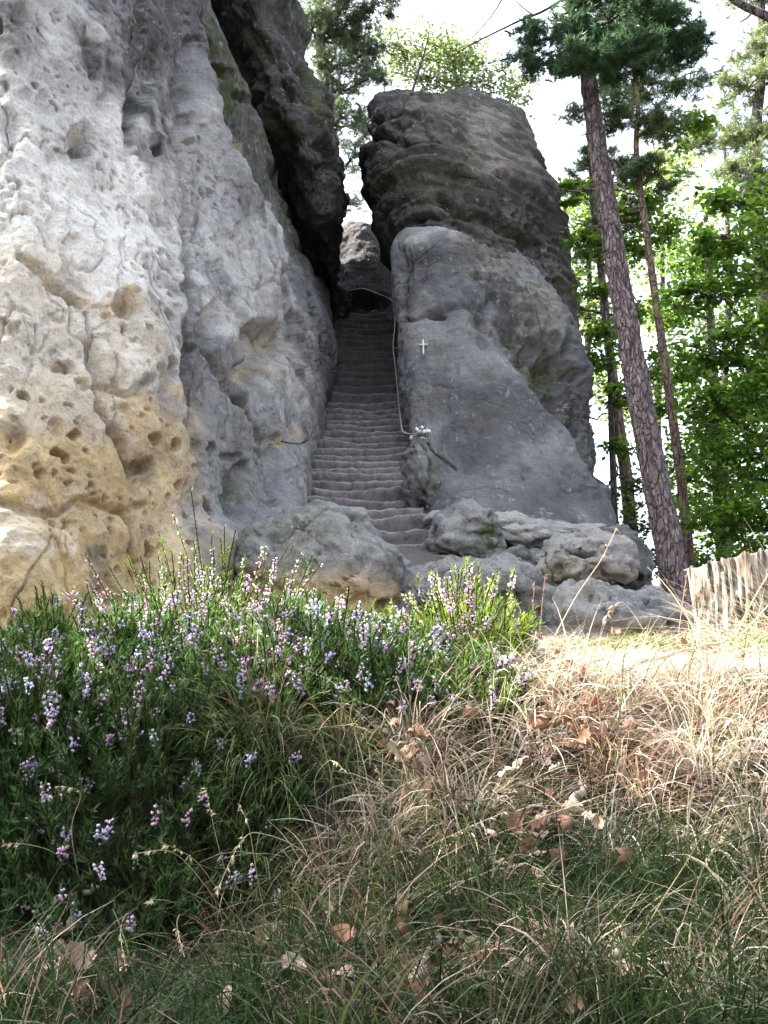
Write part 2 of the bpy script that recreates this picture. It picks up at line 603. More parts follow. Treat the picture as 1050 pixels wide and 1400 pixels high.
# ------------------------------------------------------------------ rocks
def rock_loft(rows, colf, back, nu_front, nv, disp, masks, vsub=None, offs=None):
    """rows: list of (row py, left px, right px, [Y per column]); colf: column fractions.
    back: depth in metres behind the silhouette; returns V, F, A"""
    C = []
    for k, (py, l, r, Ys) in enumerate(rows):
        px = l + (r - l) * np.array(colf)
        pyv = np.full(len(px), float(py))
        if offs is not None:
            pyv = pyv + np.array(offs(k, len(px)))
        pts = P(px, pyv, np.array(Ys, float))
        a, z = pts[0], pts[-1]
        D = back if not callable(back) else back(k)
        w = min(.10 * D, .2 * abs(z[0] - a[0]))
        def behind(p, dy, inw):
            return [p[0] * (p[1] + dy) / p[1] + inw, p[1] + dy, p[2]]
        bk = np.array([behind(z, .45 * D, -w), [z[0] * .7 + a[0] * .3, max(a[1], z[1]) + D, z[2]],
                       [z[0] * .3 + a[0] * .7, max(a[1], z[1]) + D, a[2]], behind(a, .45 * D, w)])
        C.append(np.concatenate([pts, bk]))
    C = np.array(C)
    # closing rows at the top
    top = C[0]
    cen = top.mean(0)
    up = C[0].mean(0) - C[1].mean(0); up = up / np.linalg.norm(up)
    sz = np.linalg.norm(top - cen, axis=1).mean()
    c1 = cen + (top - cen) * .72 + np.array([0, 0, .10 * sz])
    c2 = cen + (top - cen) * .03 + np.array([0, 0, .14 * sz])
    C = np.concatenate([c2[None], c1[None], C])
    nc = C.shape[1]; nf = len(colf)
    us = np.concatenate([np.linspace(0, nf - 1, nu_front, endpoint=False), np.linspace(nf - 1, nc, 26, endpoint=False)])
    tops = np.linspace(0, 2, 14, endpoint=False)
    vs = np.concatenate([tops, np.linspace(2, C.shape[0] - 1, nv)])
    Bu = cr_matrix(nc, us, True); Bv = cr_matrix(C.shape[0], vs, False)
    G = np.einsum('vr,rck->vck', Bv, C); G = np.einsum('uc,vck->vuk', Bu, G)
    return G


def finish_loft(G, disp, maskf):
    N, s = grid_normals(G, True)
    px, py = proj(G)
    d, extra = disp(G, px, py, N)
    G2 = G + N * d[..., None]
    nn, s2 = grid_normals(G2, True)
    A = maskf(G2, px, py, nn, d, extra)
    F = grid_faces(G.shape[0], G.shape[1], True, flip=not s)
    return G2.reshape(-1, 3), F, {'mask': A.reshape(-1, 4)}


def pits_at(px, py, lst):
    """explicit hollows: (px, py, rx, ry, depth, rot)"""
    d = np.zeros(px.shape)
    for cx, cy, rx, ry, dep, rot in lst:
        a = math.radians(rot)
        dx, dy = px - cx, py - cy
        ex = (dx * math.cos(a) + dy * math.sin(a)) / rx
        ey = (-dx * math.sin(a) + dy * math.cos(a)) / ry
        d -= dep * sstep(1.15, .35, np.sqrt(ex * ex + ey * ey))
    return d


def grooves(px, py, lines, p=None):
    d = np.zeros(px.shape)
    for pts, w, dep in lines:
        dist, side = polydist(px, py, pts)
        d -= dep * np.exp(-(dist / w) ** 2)
    return d


# ---- left cliff -------------------------------------------------
CF = [-.9, -.35, 0, .2, .4, .55, .7, .85, 1.0]
CLIFF_ROWS = [
    (-420, 0, 225, [12.0, 10.6, 9.6, 10, 10.6, 11.2, 11.8, 12.4, 13.4]),
    (-150, 0, 268, [10.5, 9.4, 8.8, 9.2, 9.9, 10.5, 11.2, 12.0, 13.0]),
    (0, 0, 312, [9.4, 8.8, 8.4, 8.9, 9.6, 10.3, 11.1, 12.0, 13.2]),
    (100, 0, 352, [9.3, 8.6, 8.2, 8.7, 9.4, 10.2, 11.2, 12.5, 14.2]),
    (200, 0, 390, [9.2, 8.4, 8.0, 8.5, 9.2, 10.0, 11.2, 13.2, 15.6]),
    (300, 0, 424, [9.1, 8.2, 7.8, 8.3, 9.0, 9.8, 11.0, 13.6, 17.6]),
    (400, 0, 457, [9.0, 8.0, 7.6, 8.1, 8.7, 9.4, 10.7, 13.8, 20.0]),
    (500, 0, 457, [8.9, 7.9, 7.5, 7.9, 8.5, 9.1, 10.2, 13.2, 18.6]),
    (600, 0, 438, [8.8, 7.8, 7.4, 7.8, 8.4, 8.9, 9.8, 12.0, 15.8]),
    (700, 0, 404, [8.7, 7.7, 7.3, 7.7, 8.2, 8.7, 9.4, 10.8, 12.6]),
    (800, 0, 390, [8.6, 7.6, 7.2, 7.5, 8.0, 8.5, 9.2, 10.2, 11.5]),
    (1050, 0, 385, [8.5, 7.5, 7.1, 7.4, 7.9, 8.4, 9.1, 10.0, 11.2]),
]
CLIFF_PITS = [
    (102, 408, 13, 8, .28, 35), (82, 390, 12, 7, .16, 35), (52, 365, 16, 6, .12, 35), (166, 418, 17, 20, .22, 0), (93, 500, 17, 10, .16, 10),
    (122, 75, 13, 42, .16, -10), (28, 22, 14, 18, .22, 0), (112, 195, 22, 26, .17, 0), (15, 170, 20, 30, .09, 0), (15, 192, 14, 8, .1, 0),
    (200, 105, 18, 50, .16, 14), (182, 150, 14, 40, .14, 5), (214, 206, 8, 9, .13, 0), (248, 190, 11, 38, .17, 0),
    (295, 615, 9, 11, .26, -25), (322, 625, 12, 7, .10, 0), (310, 690, 7, 15, .12, 0), (226, 520, 12, 22, .14, 15), (205, 605, 9, 9, .12, 20),
    (190, 640, 22, 12, .14, -15), (236, 610, 7, 9, .14, 0), (240, 665, 8, 8, .12, 0), (72, 620, 9, 6, .1, 0), (50, 650, 8, 7, .12, 0), (20, 600, 16, 26, .12, 10),
    (75, 585, 10, 14, .07, 0), (185, 692, 12, 7, .08, 0), (30, 850, 18, 12, .1, 0), (80, 845, 10, 12, .1, 0), (255, 450, 10, 26, .12, 0),
    (330, 195, 20, 34, .35, -22), (350, 250, 14, 18, .25, -20), (382, 300, 12, 34, .3, -15), (300, 60, 24, 14, .2, 25), (320, 95, 20, 12, .2, 25), (352, 130, 18, 10, .18, 25),
    (362, 470, 40, 34, .42, 20), (345, 512, 30, 20, .3, 10), (290, 445, 18, 30, .2, 0), (320, 405, 12, 14, .15, 0), (292, 430, 10, 25, .12, 10),
    (345, 455, 14, 18, .14, 0), (12, 265, 9, 5, .06, 0), (118, 290, 5, 5, .05, 0), (146, 292, 6, 5, .06, 0), (218, 372, 5, 10, .06, 0), (193, 340, 10, 8, .05, 0),
    (175, 55, 12, 30, .10, 0), (60, 130, 9, 9, .06, 0), (38, 125, 10, 7, .06, 0), (140, 135, 8, 8, .06, 0), (95, 330, 14, 9, .06, 0),
]
CLIFF_LINES = [
    ([(30, 350), (60, 375), (90, 400), (112, 415)], 5, .14),
    ([(118, 430), (122, 480), (128, 520), (140, 560), (165, 600), (172, 650)], 3.5, .14),
    ([(190, 0), (186, 100), (190, 150), (176, 200), (182, 260)], 4, .10),
    ([(248, 60), (246, 180), (252, 260), (258, 330), (262, 420), (252, 520), (262, 560), (275, 640)], 5, .15),
    ([(268, 300), (262, 360), (270, 440), (300, 500)], 3, .08),
    ([(345, 395), (362, 388), (380, 392), (388, 405)], 2.2, .05),
    ([(262, 440), (300, 500), (335, 560), (360, 600), (365, 690)], 4, .22),
    ([(270, 30), (292, 165), (320, 226), (345, 262), (366, 276), (380, 330), (390, 400), (405, 470)], 7, .30),
    ([(160, 690), (175, 760), (215, 830)], 3, .08), ([(0, 690), (60, 705), (110, 690), (170, 700)], 5, .08),
    ([(150, 790), (170, 850)], 4, .07),
    ([(330, 640), (318, 730), (330, 800)], 8, .32),
    ([(370, 600), (372, 690)], 4, .12), ([(408, 430), (420, 500), (415, 590)], 4, .12), ([(432, 400), (440, 500)], 3, .10),
    ([(130, 528), (170, 538), (205, 520)], 4, .10), ([(400, 225), (425, 297), (450, 370)], 6, .15),
]


def cliff_disp(G, px, py, N):
    q = G
    d = .10 * fbm(q * .75, 3) + .036 * fbm(q * 2.4 + 5, 4) + .020 * fbm(q * 8 + 2, 4)
    # vertical run-off flutes
    fl = fbm(q * np.array([2.2, 2.2, .35]) + 31, 3)
    d += .07 * fl * sstep(180, 260, px)
    # stepped bulges of the pale bedding in the lower part
    w1, r1 = worley(q * np.array([2.1, 2.1, 2.6]) + .35 * fbm(q * 3, 2)[..., None])
    pm = sstep(.15, .5, fbm(q * 1.1 + 8, 2) + .25)
    d -= .03 * sstep(.34, .14, w1) * (r1 > .68) * (.4 + .6 * pm) * (1 - .8 * sstep(280, 340, px))
    w2, r2 = worley(q * 5.2 + .3 * fbm(q * 7, 2)[..., None])
    pm = pm * (1 - .75 * sstep(270, 330, px))
    d -= .045 * sstep(.36, .08, w2) * (r2 > .72) * pm
    w3, r3 = worley(q * 11 + .3 * fbm(q * 13, 2)[..., None])
    d -= .035 * sstep(.36, .1, w3) * (r3 > .66) * (.25 + pm)
    # sharp creases and small ribs
    cr = np.abs(fbm(q * np.array([1.7, 1.7, .45]) + 61 + .25 * fbm(q * 2, 2)[..., None], 3))
    d -= .045 * sstep(.05, .0, cr) * sstep(-.05, .3, fbm(q * .8 + 77, 2))
    # small deep holes, sharp rimmed
    for f_, rad_, dep_, thr_ in ((2.3, .17, .17, .70), (4.3, .19, .12, .64), (8.0, .22, .065, .60)):
        wq, rq = worley(q * f_ + .25 * fbm(q * f_ * 1.4, 2)[..., None] + f_)
        d -= dep_ * sstep(rad_ * (.6 + rq), rad_ * (.6 + rq) * .62, wq) * (rq > thr_) * sstep(-.35, .1, fbm(q * .9 + 19, 2)) * (1 - .7 * sstep(270, 330, px))
    d += pits_at(px + 3 * fbm(q * 8, 2), py + 3 * fbm(q * 8 + 50, 2), CLIFF_PITS)
    wx, wy = px + 7 * fbm(q * 3 + 70, 3), py + 7 * fbm(q * 3 + 90, 3)
    d += grooves(wx, wy, CLIFF_LINES)
    # shoulder: the pale face stands proud of the darker band to its right
    dist, side = polydist(px, py, [(250, -300), (270, 30), (292, 165), (320, 226), (345, 262), (366, 276), (380, 330), (390, 400), (402, 470)])
    band = sstep(480, 300, py)
    d -= .32 * (side < 0) * sstep(0, 14, dist) * band
    d += .25 * np.exp(-((dist - 14) / 20) ** 2) * (side > 0) * band
    # grey lobe at the foot and the one below it
    d += .45 * blobmask(px, py, [(285, 800, 60, 90), (215, 560, 60, 60, .14), (185, 480, 60, 50, .2), (60, 770, 90, 70, .12), (400, 650, 26, 60, .3)])
    d *= sstep(1.0, .0, np.abs(px - 100) / 3000)
    return d, None


def cliff_mask(G, px, py, N, d, ex):
    w = fbm(G * 2.0 + 3, 4)
    wx, wy = px + 38 * w, py + 34 * fbm(G * 2.0 + 40, 4)
    sd_, sdd = polydist(wx, wy, [(250, -300), (270, 30), (292, 165), (320, 226), (345, 262), (366, 276), (380, 330), (396, 360)])
    upper = (sdd < 0) * sstep(0, 14, sd_) * sstep(390, 320, py)
    n = fbm(G * .9 + 12, 4)
    och = blobmask(wx, wy, [(40, 870, 170, 60), (60, 620, 110, 55, .8), (60, 800, 140, 70, .9), (200, 770, 70, 80, .75), (190, 560, 45, 40, .8), (90, 730, 120, 40, .45), (165, 418, 22, 26, .7), (95, 400, 40, 20, .5),
                            (30, 420, 120, 120, .3), (225, 655, 45, 50, .5), (330, 195, 16, 30, .6), (360, 480, 40, 40, .35), (390, 600, 40, 10, .5), (60, 540, 140, 60, .5), (150, 860, 120, 60, .9), (30, 640, 130, 60, .9), (110, 650, 120, 70, .6), (60, 860, 160, 60, 1)])
    och = np.maximum(och, .85 * sstep(520, 620, wy) * sstep(300, 225, wx) * (.85 + .5 * n))
    och = np.maximum(och, .55 * sstep(330, 520, wy) * sstep(260, 150, wx) * (.55 + .9 * n))
    pale = blobmask(wx, wy, [(90, 300, 200, 210, 1.0), (100, 480, 150, 120, .8), (60, 90, 120, 110, .6), (185, 480, 60, 50, 1), (60, 500, 120, 90, .7), (60, 720, 130, 60, .8), (200, 280, 50, 80, .7), (210, 720, 60, 60, .5), (330, 380, 60, 110, .45), (400, 480, 40, 120, .35)])
    dark = blobmask(wx, wy, [(215, 30, 64, 120, 1.0, 15), (222, 150, 26, 120, .9), (140, 60, 30, 90, .8), (20, 40, 40, 60, .6), (110, 110, 60, 50, .4), (215, 360, 12, 140, .5), (270, 470, 20, 140, .5), (420, 480, 18, 160, .45), (330, 330, 12, 120, .4), (205, 120, 30, 90, .7), (325, 70, 60, 110, .9, -25), (375, 200, 36, 90, .9, -25), (395, 330, 16, 60, .7), (100, 190, 60, 40, .45), (15, 20, 30, 40, .7),
                             (255, 330, 14, 160, .5), (235, 240, 10, 120, .5), (120, 790, 22, 80, .55), (180, 640, 40, 40, .6), (285, 800, 50, 80, .45), (440, 600, 30, 200, .35), (300, 600, 40, 120, .25), (218, 100, 90, 60, .35)])
    dark = np.maximum(dark, .8 * sstep(-80, -250, py))
    dark = np.maximum(dark, upper * (.62 + .5 * n))
    moss = upper * np.clip(.3 + .9 * w, 0, .8) + blobmask(wx, wy, [(315, 60, 26, 40, .9), (365, 265, 16, 50, .9), (375, 195, 14, 16, 1.0), (350, 660, 24, 60, .5), (335, 780, 12, 60, .7), (190, 110, 8, 60, .3), (345, 120, 20, 40, .7)])
    A = np.stack([och, np.clip(dark + .35 * sstep(.1, .5, n), 0, 1), moss, np.clip(pale + .25 * n, 0, 1)], -1)
    return A


cl = thing("sandstone_cliff", "tall pale sandstone cliff with ochre stained foot and pitted face left of the stairs", "cliff", P(200, 880, 8.5))
G = rock_loft(CLIFF_ROWS, CF, 9.0, 420, 600, None, None)
V, F, A = finish_loft(G, cliff_disp, cliff_mask)
part("rock_face", V, F, M_CLIFF, cl, True, A)

OV_ROWS = [
    (-520, 150, 330, [19, 17.2, 16.8, 17.0, 17.8]),
    (-250, 190, 368, [18, 16.4, 16.0, 16.2, 17.2]),
    (-100, 230, 388, [17.5, 16.0, 15.5, 15.6, 16.6]),
    (0, 265, 402, [17, 15.7, 15.2, 15.3, 16.4]),
    (100, 305, 437, [17, 15.9, 15.4, 15.5, 16.6]),
    (180, 340, 456, [17.5, 16.2, 15.6, 15.8, 16.9]),
    (250, 365, 471, [18, 16.9, 16.2, 16.3, 17.4]),
    (310, 395, 470, [19, 18.0, 17.3, 17.3, 18.2]),
    (370, 425, 466, [20, 19.3, 18.7, 18.6, 19.2]),
    (430, 445, 463, [21.5, 21, 20.6, 20.5, 20.8]),
    (520, 440, 455, [21.5, 21, 20.9, 20.9, 21.1]),
]


def ov_disp(G, px, py, N):
    q = G
    d = .30 * fbm(q * .7 + 3, 3) + .14 * fbm(q * 2.0 + 7, 4) + .05 * fbm(q * 7, 3)
    w1, r1 = worley(q * np.array([1.3, 1.3, 1.6]) + .4 * fbm(q * 2, 2)[..., None])
    d -= .30 * sstep(.5, .12, w1) * (r1 > .45)
    w2, r2 = worley(q * 3.4 + .3 * fbm(q * 5, 2)[..., None])
    d -= .12 * sstep(.45, .1, w2) * (r2 > .5)
    return d, None


def ov_mask(G, px, py, N, d, ex):
    n = fbm(G * 1.3 + 12, 4)
    z = np.zeros(px.shape)
    moss = np.clip(blobmask(px + 20 * n, py, [(430, 120, 16, 60, .9), (350, 100, 30, 80, .5), (375, 190, 30, 40, .7)]) + .3 * sstep(.2, .5, n), 0, 1)
    return np.stack([z, np.clip(.75 + .5 * n, 0, 1), moss, z], -1)


G = rock_loft(OV_ROWS, [0, .25, .5, .75, 1], 5.0, 130, 300, None, None)
V, F, A = finish_loft(G, ov_disp, ov_mask)
o = part("overhang", V, F, M_DARK, cl, True, A)
o['label'] = "dark lichen crusted overhang of the cliff above the stairs"

# ---- right slab and boulder on top ------------------------------
SC_F = [0, .06, .2, .42, .64, .82, 1.0]


def slab_row(py, l, r, y):
    return (py, l, r, [y + .9, y + .12, y - .12, y - .30, y - .18, y + .30, y + 1.5])


SLAB_ROWS = [slab_row(309, 578, 618, 15.9), slab_row(328, 554, 664, 15.5), slab_row(356, 540, 716, 15.25), slab_row(420, 540, 772, 14.95), slab_row(500, 548, 806, 14.55),
             slab_row(560, 553, 820, 14.2), slab_row(620, 558, 832, 13.85), slab_row(680, 560, 834, 13.45), slab_row(740, 556, 843, 13.0), slab_row(860, 540, 850, 12.6)]
SLAB_LINE = [(600, 290), (640, 400), (665, 440), (700, 482), (745, 535), (790, 592), (822, 650)]


def slab_disp(G, px, py, N):
    q = G
    d = .08 * fbm(q * .8 + 21, 3) + .035 * fbm(q * 2.2 + 5, 4)
    rough = sstep(-5, 30, np.where(polydist(px, py, SLAB_LINE)[1] < 0, polydist(px, py, SLAB_LINE)[0], -polydist(px, py, SLAB_LINE)[0]))
    d += (.012 + .05 * rough) * fbm(q * 8, 4)
    dist, side = polydist(px + 6 * fbm(q * 2.5, 3), py + 6 * fbm(q * 2.5 + 9, 3), SLAB_LINE)
    low = sstep(380, 430, py)
    d -= low * .22 * (side < 0) * sstep(0, 10, dist) * sstep(70, 45, dist)
    d -= low * .25 * np.exp(-(dist / 7) ** 2)
    w2, r2 = worley(q * np.array([2.4, 2.4, 3.2]) + .35 * fbm(q * 4, 2)[..., None])
    d -= rough * .16 * sstep(.45, .1, w2) * (r2 > .5) * sstep(120, 60, dist)
    w3, r3 = worley(q * 5.5 + .3 * fbm(q * 7, 2)[..., None])
    d -= .06 * sstep(.4, .1, w3) * (r3 > .8) * (.3 + rough)
    d += pits_at(px, py, [(597, 434, 14, 6, .22, 0), (655, 440, 16, 12, .18, 10), (648, 422, 22, 8, .14, 20), (660, 465, 10, 14, .14, 0), (563, 372, 4, 26, .08, 0), (760, 500, 22, 30, .2, -40), (735, 470, 24, 14, .2, -40), (716, 655, 5, 4, .06, 0),
                          (772, 545, 16, 22, .18, -35), (800, 575, 10, 16, .15, -30), (778, 470, 6, 20, .15, 0), (720, 650, 12, 10, .05, 0)])
    d += grooves(px + 4 * fbm(q * 5, 2), py + 4 * fbm(q * 5 + 5, 2), [
        ([(548, 440), (575, 436), (600, 430), (640, 415), (670, 405)], 3, .10), ([(583, 608), (602, 625), (622, 640)], 1.6, .06), ([(556, 345), (553, 400), (548, 440)], 4, .12),
        ([(545, 445), (552, 500), (556, 590)], 3, .06)])
    d += .12 * blobmask(px, py, [(600, 335, 60, 28), (598, 395, 44, 36, .7)])
    return d, None


def slab_mask(G, px, py, N, d, ex):
    w = fbm(G * 1.6 + 3, 4)
    wx, wy = px + 30 * w, py + 30 * fbm(G * 1.6 + 40, 4)
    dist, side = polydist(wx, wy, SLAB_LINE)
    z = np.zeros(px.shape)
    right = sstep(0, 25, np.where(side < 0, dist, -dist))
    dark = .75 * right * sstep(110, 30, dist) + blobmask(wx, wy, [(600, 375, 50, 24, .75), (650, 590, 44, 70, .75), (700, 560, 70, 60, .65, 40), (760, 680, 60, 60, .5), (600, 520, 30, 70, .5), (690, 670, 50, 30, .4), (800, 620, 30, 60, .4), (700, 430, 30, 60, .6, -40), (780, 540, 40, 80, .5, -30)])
    pale = blobmask(wx, wy, [(600, 320, 60, 22, .7), (700, 370, 60, 40, .4), (575, 450, 60, 40, .35), (650, 480, 60, 60, .3), (590, 470, 50, 40, .45), (585, 570, 30, 60, .35), (740, 440, 40, 60, .35), (760, 620, 60, 60, .25), (660, 660, 70, 40, .25)])
    moss = blobmask(wx, wy, [(755, 505, 26, 36, .8, -40), (800, 590, 12, 30, .5), (700, 470, 20, 30, .5), (595, 640, 8, 40, .5)])
    och = blobmask(wx, wy, [(670, 340, 60, 30, .12), (740, 430, 40, 60, .15)])
    return np.stack([och, np.clip(dark, 0, 1), moss, np.clip(pale + .2 * w, 0, 1)], -1)


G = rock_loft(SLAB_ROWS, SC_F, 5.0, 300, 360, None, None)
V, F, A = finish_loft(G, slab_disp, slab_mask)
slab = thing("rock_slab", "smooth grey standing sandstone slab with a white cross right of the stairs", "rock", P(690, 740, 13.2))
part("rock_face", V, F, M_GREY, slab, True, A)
SLABV = V


def bould_row(py, l, r, y):
    return (py, l, r, [y + 1.6, y + .5, y, y - .1, y + .3, y + .9, y + 2.2])


BO_F = [0, .1, .28, .45, .62, .82, 1.0]
BO_ROWS = [bould_row(127, 570, 632, 17.0), bould_row(136, 522, 672, 16.5), bould_row(152, 506, 705, 16.1), bould_row(185, 497, 733, 15.8), bould_row(230, 495, 748, 15.65), bould_row(290, 506, 764, 15.6), bould_row(340, 532, 774, 15.75),
           bould_row(390, 556, 780, 15.9), bould_row(440, 590, 786, 16.0), bould_row(520, 620, 796, 16.2)]


def bould_disp(G, px, py, N):
    q = G
    d = .16 * fbm(q * .6 + 11, 3) + .07 * fbm(q * 1.9 + 5, 4) + .03 * fbm(q * 6, 4)
    lay = fbm(q * np.array([.35, .35, 2.3]) + np.array([0, 0, .25]) * q[..., :1], 4)
    d += .16 * lay
    w1, r1 = worley(q * np.array([1.9, 1.9, 2.6]) + .4 * fbm(q * 2, 2)[..., None])
    left = sstep(30, -40, px - np.interp(py, [120, 300, 450], [620, 745, 760]))
    d -= .13 * sstep(.45, .1, w1) * (r1 > .62) * left
    w2, r2 = worley(q * 4.5 + .3 * fbm(q * 5, 2)[..., None])
    d -= .10 * sstep(.42, .1, w2) * (r2 > .5) * (sstep(240, 330, py) * .9 + .35) * left
    d += grooves(px, py + 10 * fbm(q * 2, 3), [([(490, 192), (520, 185), (560, 196), (590, 185)], 6, .22), ([(600, 270), (680, 300), (745, 350)], 8, .25), ([(500, 170), (540, 160), (580, 160)], 4, .12), ([(560, 300), (640, 290), (720, 330), (765, 400)], 6, .15)])
    # weathered honeycomb on the right lower end
    w3, r3 = worley(q * 6.0 + .3 * fbm(q * 6, 2)[..., None])
    d -= .13 * sstep(.5, .15, w3) * blobmask(px, py, [(735, 370, 34, 60), (690, 300, 60, 30, .7)])
    return d, None


def bould_mask(G, px, py, N, d, ex):
    w = fbm(G * 1.4 + 3, 4)
    wx, wy = px + 26 * w, py + 26 * fbm(G * 1.4 + 40, 4)
    dark = .72 + .45 * w + blobmask(wx, wy, [(680, 270, 80, 22, .5, 28), (560, 190, 60, 18, .5), (520, 260, 30, 60, .4), (755, 330, 20, 60, .3)])
    skylit_facet = blobmask(wx, wy, [(680, 195, 80, 50, .9, 38), (600, 145, 50, 14, .7), (735, 375, 30, 50, .6), (650, 295, 80, 16, .55, 12), (550, 172, 40, 10, .5)])  # paler facets: skylight on them put into the colour
    dark = dark * (1 - .72 * skylit_facet)
    moss = blobmask(wx, wy, [(580, 250, 90, 40, .5), (575, 130, 60, 7, .8), (600, 215, 80, 20, .3), (700, 360, 40, 40, .4), (660, 150, 40, 8, .7)])
    return np.stack([.10 * skylit_facet, np.clip(dark, 0, 1), moss, np.clip(.55 * skylit_facet, 0, 1)], -1)


G = rock_loft(BO_ROWS, BO_F, 4.0, 250, 260, None, None)
V, F, A = finish_loft(G, bould_disp, bould_mask)
solo("boulder", V, F, M_DARK, "huge dark layered boulder balanced on top of the grey slab", "boulder", P(640, 430, 17.5), None, True, A)

# ---- rock closing the gap at the head of the stairs -------------
BK_ROWS = [(306, 478, 516, [23.5, 23, 23, 23.3, 24]), (318, 462, 530, [23.2, 22.6, 22.5, 22.8, 23.5]), (350, 450, 545, [22.8, 22.3, 22.2, 22.4, 23.0]),
           (400, 440, 556, [22.3, 22.0, 22.05, 22.0, 22.3]), (440, 436, 562, [21.9, 21.8, 21.9, 21.8, 21.9]), (520, 436, 562, [21.9, 21.8, 21.9, 21.8, 21.9])]


def bk_disp(G, px, py, N):
    q = G
    d = .10 * fbm(q * .9 + 1, 3) + .04 * fbm(q * 2.6, 4) + .02 * fbm(q * 8, 3)
    d += pits_at(px, py, [(492, 412, 22, 16, .5, 0), (520, 412, 14, 12, .3, 0)])
    return d, None


def flat_mask(o=0., dk=0., ms=0., pl=0.):
    def f(G, px, py, N, d, ex):
        w = fbm(G * 1.4 + 3, 4)
        z = np.zeros(px.shape)
        return np.stack([z + o, np.clip(dk + .6 * w * (dk > 0), 0, 1), np.clip(ms + .8 * w * (ms > 0), 0, 1), np.clip(pl + .5 * w * (pl > 0), 0, 1)], -1)
    return f


G = rock_loft(BK_ROWS, [0, .25, .5, .75, 1], 4.0, 90, 110, None, None)
V, F, A = finish_loft(G, bk_disp, flat_mask(0, 1.0, 0, 0))
solo("back_rock", V, F, M_DARK, "dark rock closing the narrow gap at the top of the stairs", "rock", P(500, 440, 22.5), None, True, A)


# ---- smaller boulders -------------------------------------------
def blob_rock(name, label, c, rad, mat, seed, rotz=0, tilt=0, lump=.16, pit=.05, hole=None, o=0, dk=.2, ms=.1, pl=.2, res=90, flat=1.0, mossside=None, box=2.3, cat="boulder"):
    nu, nv = res, int(res * .62)
    th = np.linspace(0, 2 * np.pi, nu, endpoint=False); ph = np.linspace(1e-3, np.pi - 1e-3, nv)
    T, Ph = np.meshgrid(th, ph)
    D = np.stack([np.sin(Ph) * np.cos(T), np.sin(Ph) * np.sin(T), np.cos(Ph)], -1)
    s = (np.abs(D) ** box).sum(-1) ** (-1 / box)
    D2 = D * s[..., None]
    q = D2 * np.array(rad)
    off = np.array([seed * 3.7, seed * 1.9, seed * .7])
    r = 1 + lump * fbm(D * 1.3 + off, 3)
    G = q * r[..., None]
    R = rotz
    ca, sa = math.cos(tilt), math.sin(tilt)
    x, y, z = G[..., 0], G[..., 1], G[..., 2]
    x, z = x * ca - z * sa, x * sa + z * ca
    ca, sa = math.cos(R), math.sin(R)
    x, y = x * ca - y * sa, x * sa + y * ca
    G = np.stack([x, y, z], -1) + np.asarray(c)
    N, sgn = grid_normals(G, True)
    px, py = proj(G)
    d = .09 * fbm(G * 2.2 + off, 4) + .025 * fbm(G * 8 + off, 4)
    cr = np.abs(fbm(G * 2.4 + off, 3)); d -= .05 * sstep(.12, 0, cr)
    lay = fbm(G * np.array([.5, .5, 5]) + off, 3); d += .04 * lay
    w, rr = worley(G * 4.2 + .3 * fbm(G * 5, 2)[..., None])
    d -= pit * sstep(.42, .1, w) * (rr > .6)
    w, rr = worley(G * 10)
    d -= pit * .3 * sstep(.42, .1, w) * (rr > .6)
    if hole: d += pits_at(px + 4 * fbm(G * 6, 2), py + 3 * fbm(G * 6 + 8, 2), hole)
    pole = np.minimum(Ph, np.pi - Ph); d = d * sstep(0, .2, pole)
    G2 = G + N * d[..., None]
    wv = fbm(G2 * 1.8 + 3, 4)
    mo = np.clip(ms + .8 * wv * (ms > 0), 0, 1)
    if mossside: mo = np.maximum(mo, blobmask(px + 10 * wv, py + 10 * wv, mossside))
    A = np.stack([np.clip(o * sstep(c[2] + .3 * rad[2], c[2] - .4 * rad[2], G2[..., 2]) + 0 * wv, 0, 1), np.clip(dk + .6 * wv * (dk > 0), 0, 1), mo, np.clip(pl + .5 * wv, 0, 1)], -1)
    F = grid_faces(nv, nu, True, flip=not sgn)
    base = np.array([c[0], c[1], c[2] - rad[2] * .8])
    return solo(name, G2.reshape(-1, 3), F, mat, label, cat, base, None, True, {'mask': A.reshape(-1, 4)})


def PX(w, Y): return w / FPX * Y * 1.03


blob_rock("boulder", "large rounded grey boulder sloping down to the right at the foot of the stairs", P(440, 808, 9.6), (.92, .85, .68), M_GREY, 1, 0, -.34, .16, .05, None, .95, .12, .08, .5, 150)
blob_rock("boulder", "low smooth boulder lying behind the large rounded one beside the lowest steps", P(455, 728, 10.9), (.50, .5, .30), M_GREY, 2, .1, -.25, .14, .03, None, 0, .1, 0, .7, 90)
blob_rock("boulder", "flat grey outcrop in the middle below the broken lowest steps", P(640, 842, 9.6), (.80, .75, .50), M_GREY, 3, 0, .05, .22, .05, None, 0, .15, .05, .45, 120)
blob_rock("boulder", "sloping slab of grey rock between the large boulder and the middle outcrop", P(575, 832, 10.0), (.55, .7, .36), M_GREY, 13, .2, -.35, .2, .04, None, 0, .1, .05, .6, 90)
blob_rock("boulder", "rounded boulder with a dark hole in its top below the slab", P(797, 776, 9.9), (.49, .48, .36), M_GREY, 4, 0, .1, .10, .03, [(797, 752, 22, 9, .42, 4)], .2, .08, 0, .55, 110, 1, [(762, 790, 18, 40, .7), (825, 812, 60, 16, .7), (765, 800, 20, 30, .7)], 2.2)
blob_rock("boulder", "yellowish foot rock under the boulder with a hole", P(818, 868, 9.4), (.62, .55, .46), M_GREY, 5, 0, 0, .2, .06, None, .8, .1, .05, .5, 100)
blob_rock("boulder", "mossy sided block of stone right of the lowest steps", P(640, 738, 11.6), (.44, .4, .36), M_GREY, 6, 0, -.05, .16, .04, None, 0, .05, 0, .6, 90, 1, [(672, 728, 20, 30, 1), (655, 755, 30, 10, .5)], 2.8)
